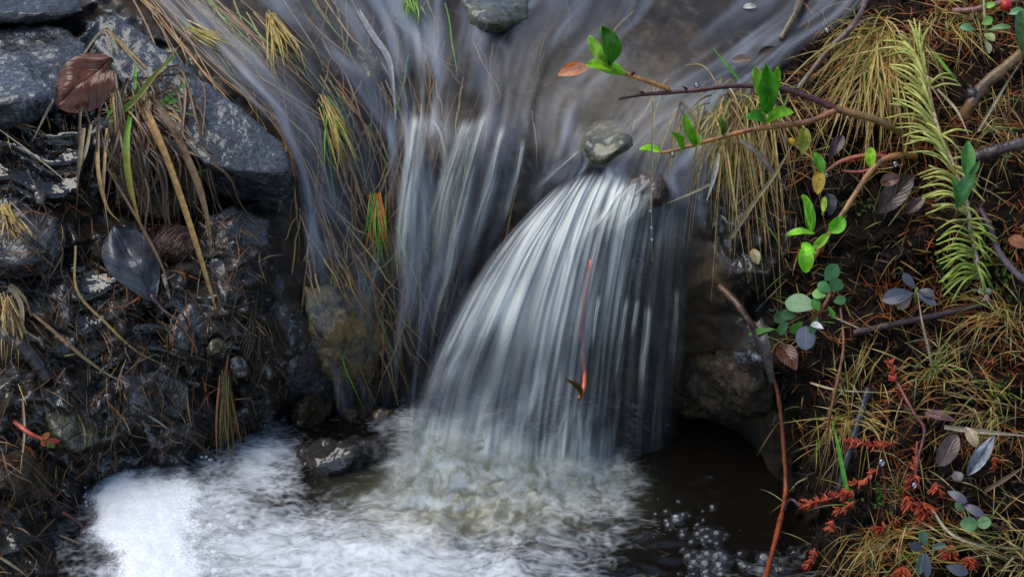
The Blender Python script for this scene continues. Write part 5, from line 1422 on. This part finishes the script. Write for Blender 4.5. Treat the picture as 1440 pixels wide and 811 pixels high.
for lb, ln, Ln, n in [
    ('orange crowberry shoot lying level left of the bright green blade', [(1130, 710), (1155, 704), (1185, 696), (1200, 690)], 11, 70),
    ('orange crowberry shoot right of the top of the bright green blade', [(1188, 622), (1215, 624), (1240, 628), (1262, 622)], 10, 60),
    ('short orange crowberry shoot just below the level one beside the green blade', [(1176, 718), (1190, 712), (1202, 704)], 9, 26),
    ('dark orange crowberry shoot right of the green blade base', [(1195, 682), (1215, 675), (1232, 660)], 8, 34),
    ('large orange star shaped crowberry head in the middle of the lower right litter', [(1300, 726), (1298, 716), (1297, 706)], 20, 46),
    ('smaller orange crowberry head left of the large one', [(1282, 712), (1278, 704), (1276, 698)], 14, 30),
    ('small orange crowberry tip with a water drop under the dark red stem', [(1284, 682), (1285, 674), (1287, 666)], 13, 30),
    ('orange crowberry tip right of the dark red stem', [(1318, 690), (1318, 684), (1316, 678)], 13, 24),
    ('orange crowberry tip with a drop left of the cowberry plant', [(1232, 746), (1240, 742), (1248, 744)], 11, 26),
    ('orange crowberry head right of the cowberry plant', [(1335, 782), (1334, 774), (1338, 766)], 15, 36),
    ('orange crowberry head nearest the straw tussock at the bottom', [(1362, 798), (1362, 790), (1361, 782)], 16, 36),
    ('orange crowberry head at the bottom edge left of the cowberry plant', [(1268, 812), (1268, 804), (1270, 796)], 16, 40),
    ('orange crowberry shoot on the waterline at the bottom edge', [(1122, 812), (1132, 800), (1142, 785), (1146, 770)], 9, 40),
    ('short orange crowberry tip above the waterline shoot', [(1166, 745), (1168, 738), (1172, 732)], 9, 22),
    ('reddish crowberry shoot lying left of the star shaped tuft', [(1252, 508), (1254, 518), (1258, 535)], 9, 34),
    ('thin red crowberry shoot along the dark stem', [(1290, 620), (1288, 645), (1285, 662)], 7, 30),
    ('small orange crowberry tip right of the curled grey leaf', [(1398, 658), (1400, 648), (1398, 642)], 7, 20),
]: crowberry(lb, ln, Ln, n)

# ------------------------------------------------------------------ drops and bubbles
def drop(px, py, r_, label, h=.03, Y=None, sq=(1, 1, 1.1)):
    p = P(px, py, Y) if Y is not None else pt(px, py, h)
    mb = MB(); ball(mb, p, r_ * PXM, seg=14, ring=10, sq=sq)
    single('water_drop', label, 'water drop', mb, M['drop'], p - Vector((0, 0, r_ * PXM)))
drop(946, 217, 4, 'clear water drop under the left tip of the willow branch', Y=YB - .006)
drop(1162, 247, 4, 'water drop hanging from the left tip of the willow shoot', .034)
drop(1259, 231, 4.5, 'water drop under the red bend of the willow shoot', .036)
drop(1163, 43, 5, 'water drop on the dark twig ends at the top of the bank', .03)
drop(1286, 682, 5, 'water drop on the small orange crowberry tip', .03)
drop(1240, 650, 6, 'water drop on the bank below the level crowberry shoot', .03)
drop(980, 120, 4, 'water drop on the dark red stem of the willow branch', Y=YB - .004)
for i, y in enumerate((297, 321, 337)):
    drop(915 + i, y, 3, ['upper', 'middle', 'lowest'][i] + ' of three beads of water on the dangling straw', .088)

bub = None
def bubbles(n, fn, rr, label, group):
    for i in range(n):
        px, py = fn()
        d = ray(px, py); p = EYE + d * ((ZP - EYE.z) / d.z)
        r_ = rr[0] * .7 + (rr[1] * 1.35 - rr[0] * .7) * rnd() ** 2.2
        loc, _ = hit(px, py)
        if (loc - EYE).length < (p - EYE).length: p = loc
        global bub
        if bub is None:
            mb = MB(); ball(mb, (0, 0, 0), 1.0, seg=18, ring=9, lo=.45); bub = mb.build('bubble', M['bubble']); o = bub
        else:
            o = bub.copy(); C.objects.link(o)
        o.location = p; o.scale = (r_, r_, r_ * .75)
        tag(o, label, 'bubble', group)
bubbles(55, lambda: (G(965, 30), G(742, 18)), (.0022, .006), 'clear bubble in the cluster at the right end of the foam below the fall', 'bubbles right of the foam')
bubbles(48, lambda: (G(1025, 38), G(792, 15)), (.0022, .0085), 'clear bubble on dark water at the bottom beside the pool edge twig', 'bubbles by the pool edge twig')
bubbles(45, lambda: (G(388, 24), G(603, 12)), (.002, .006), 'clear bubble behind the hanging reddish grass at the back of the pool', 'bubbles behind the hanging grass')
bubbles(45, lambda: (G(160, 32), G(662, 16)), (.0015, .0045), 'clear bubble at the back rim of the white foam', 'bubbles at the back of the foam')
bubbles(60, lambda: (G(305, 28), G(745, 36)), (.002, .007), 'clear bubble at the right rim of the white foam', 'bubbles right of the white foam')
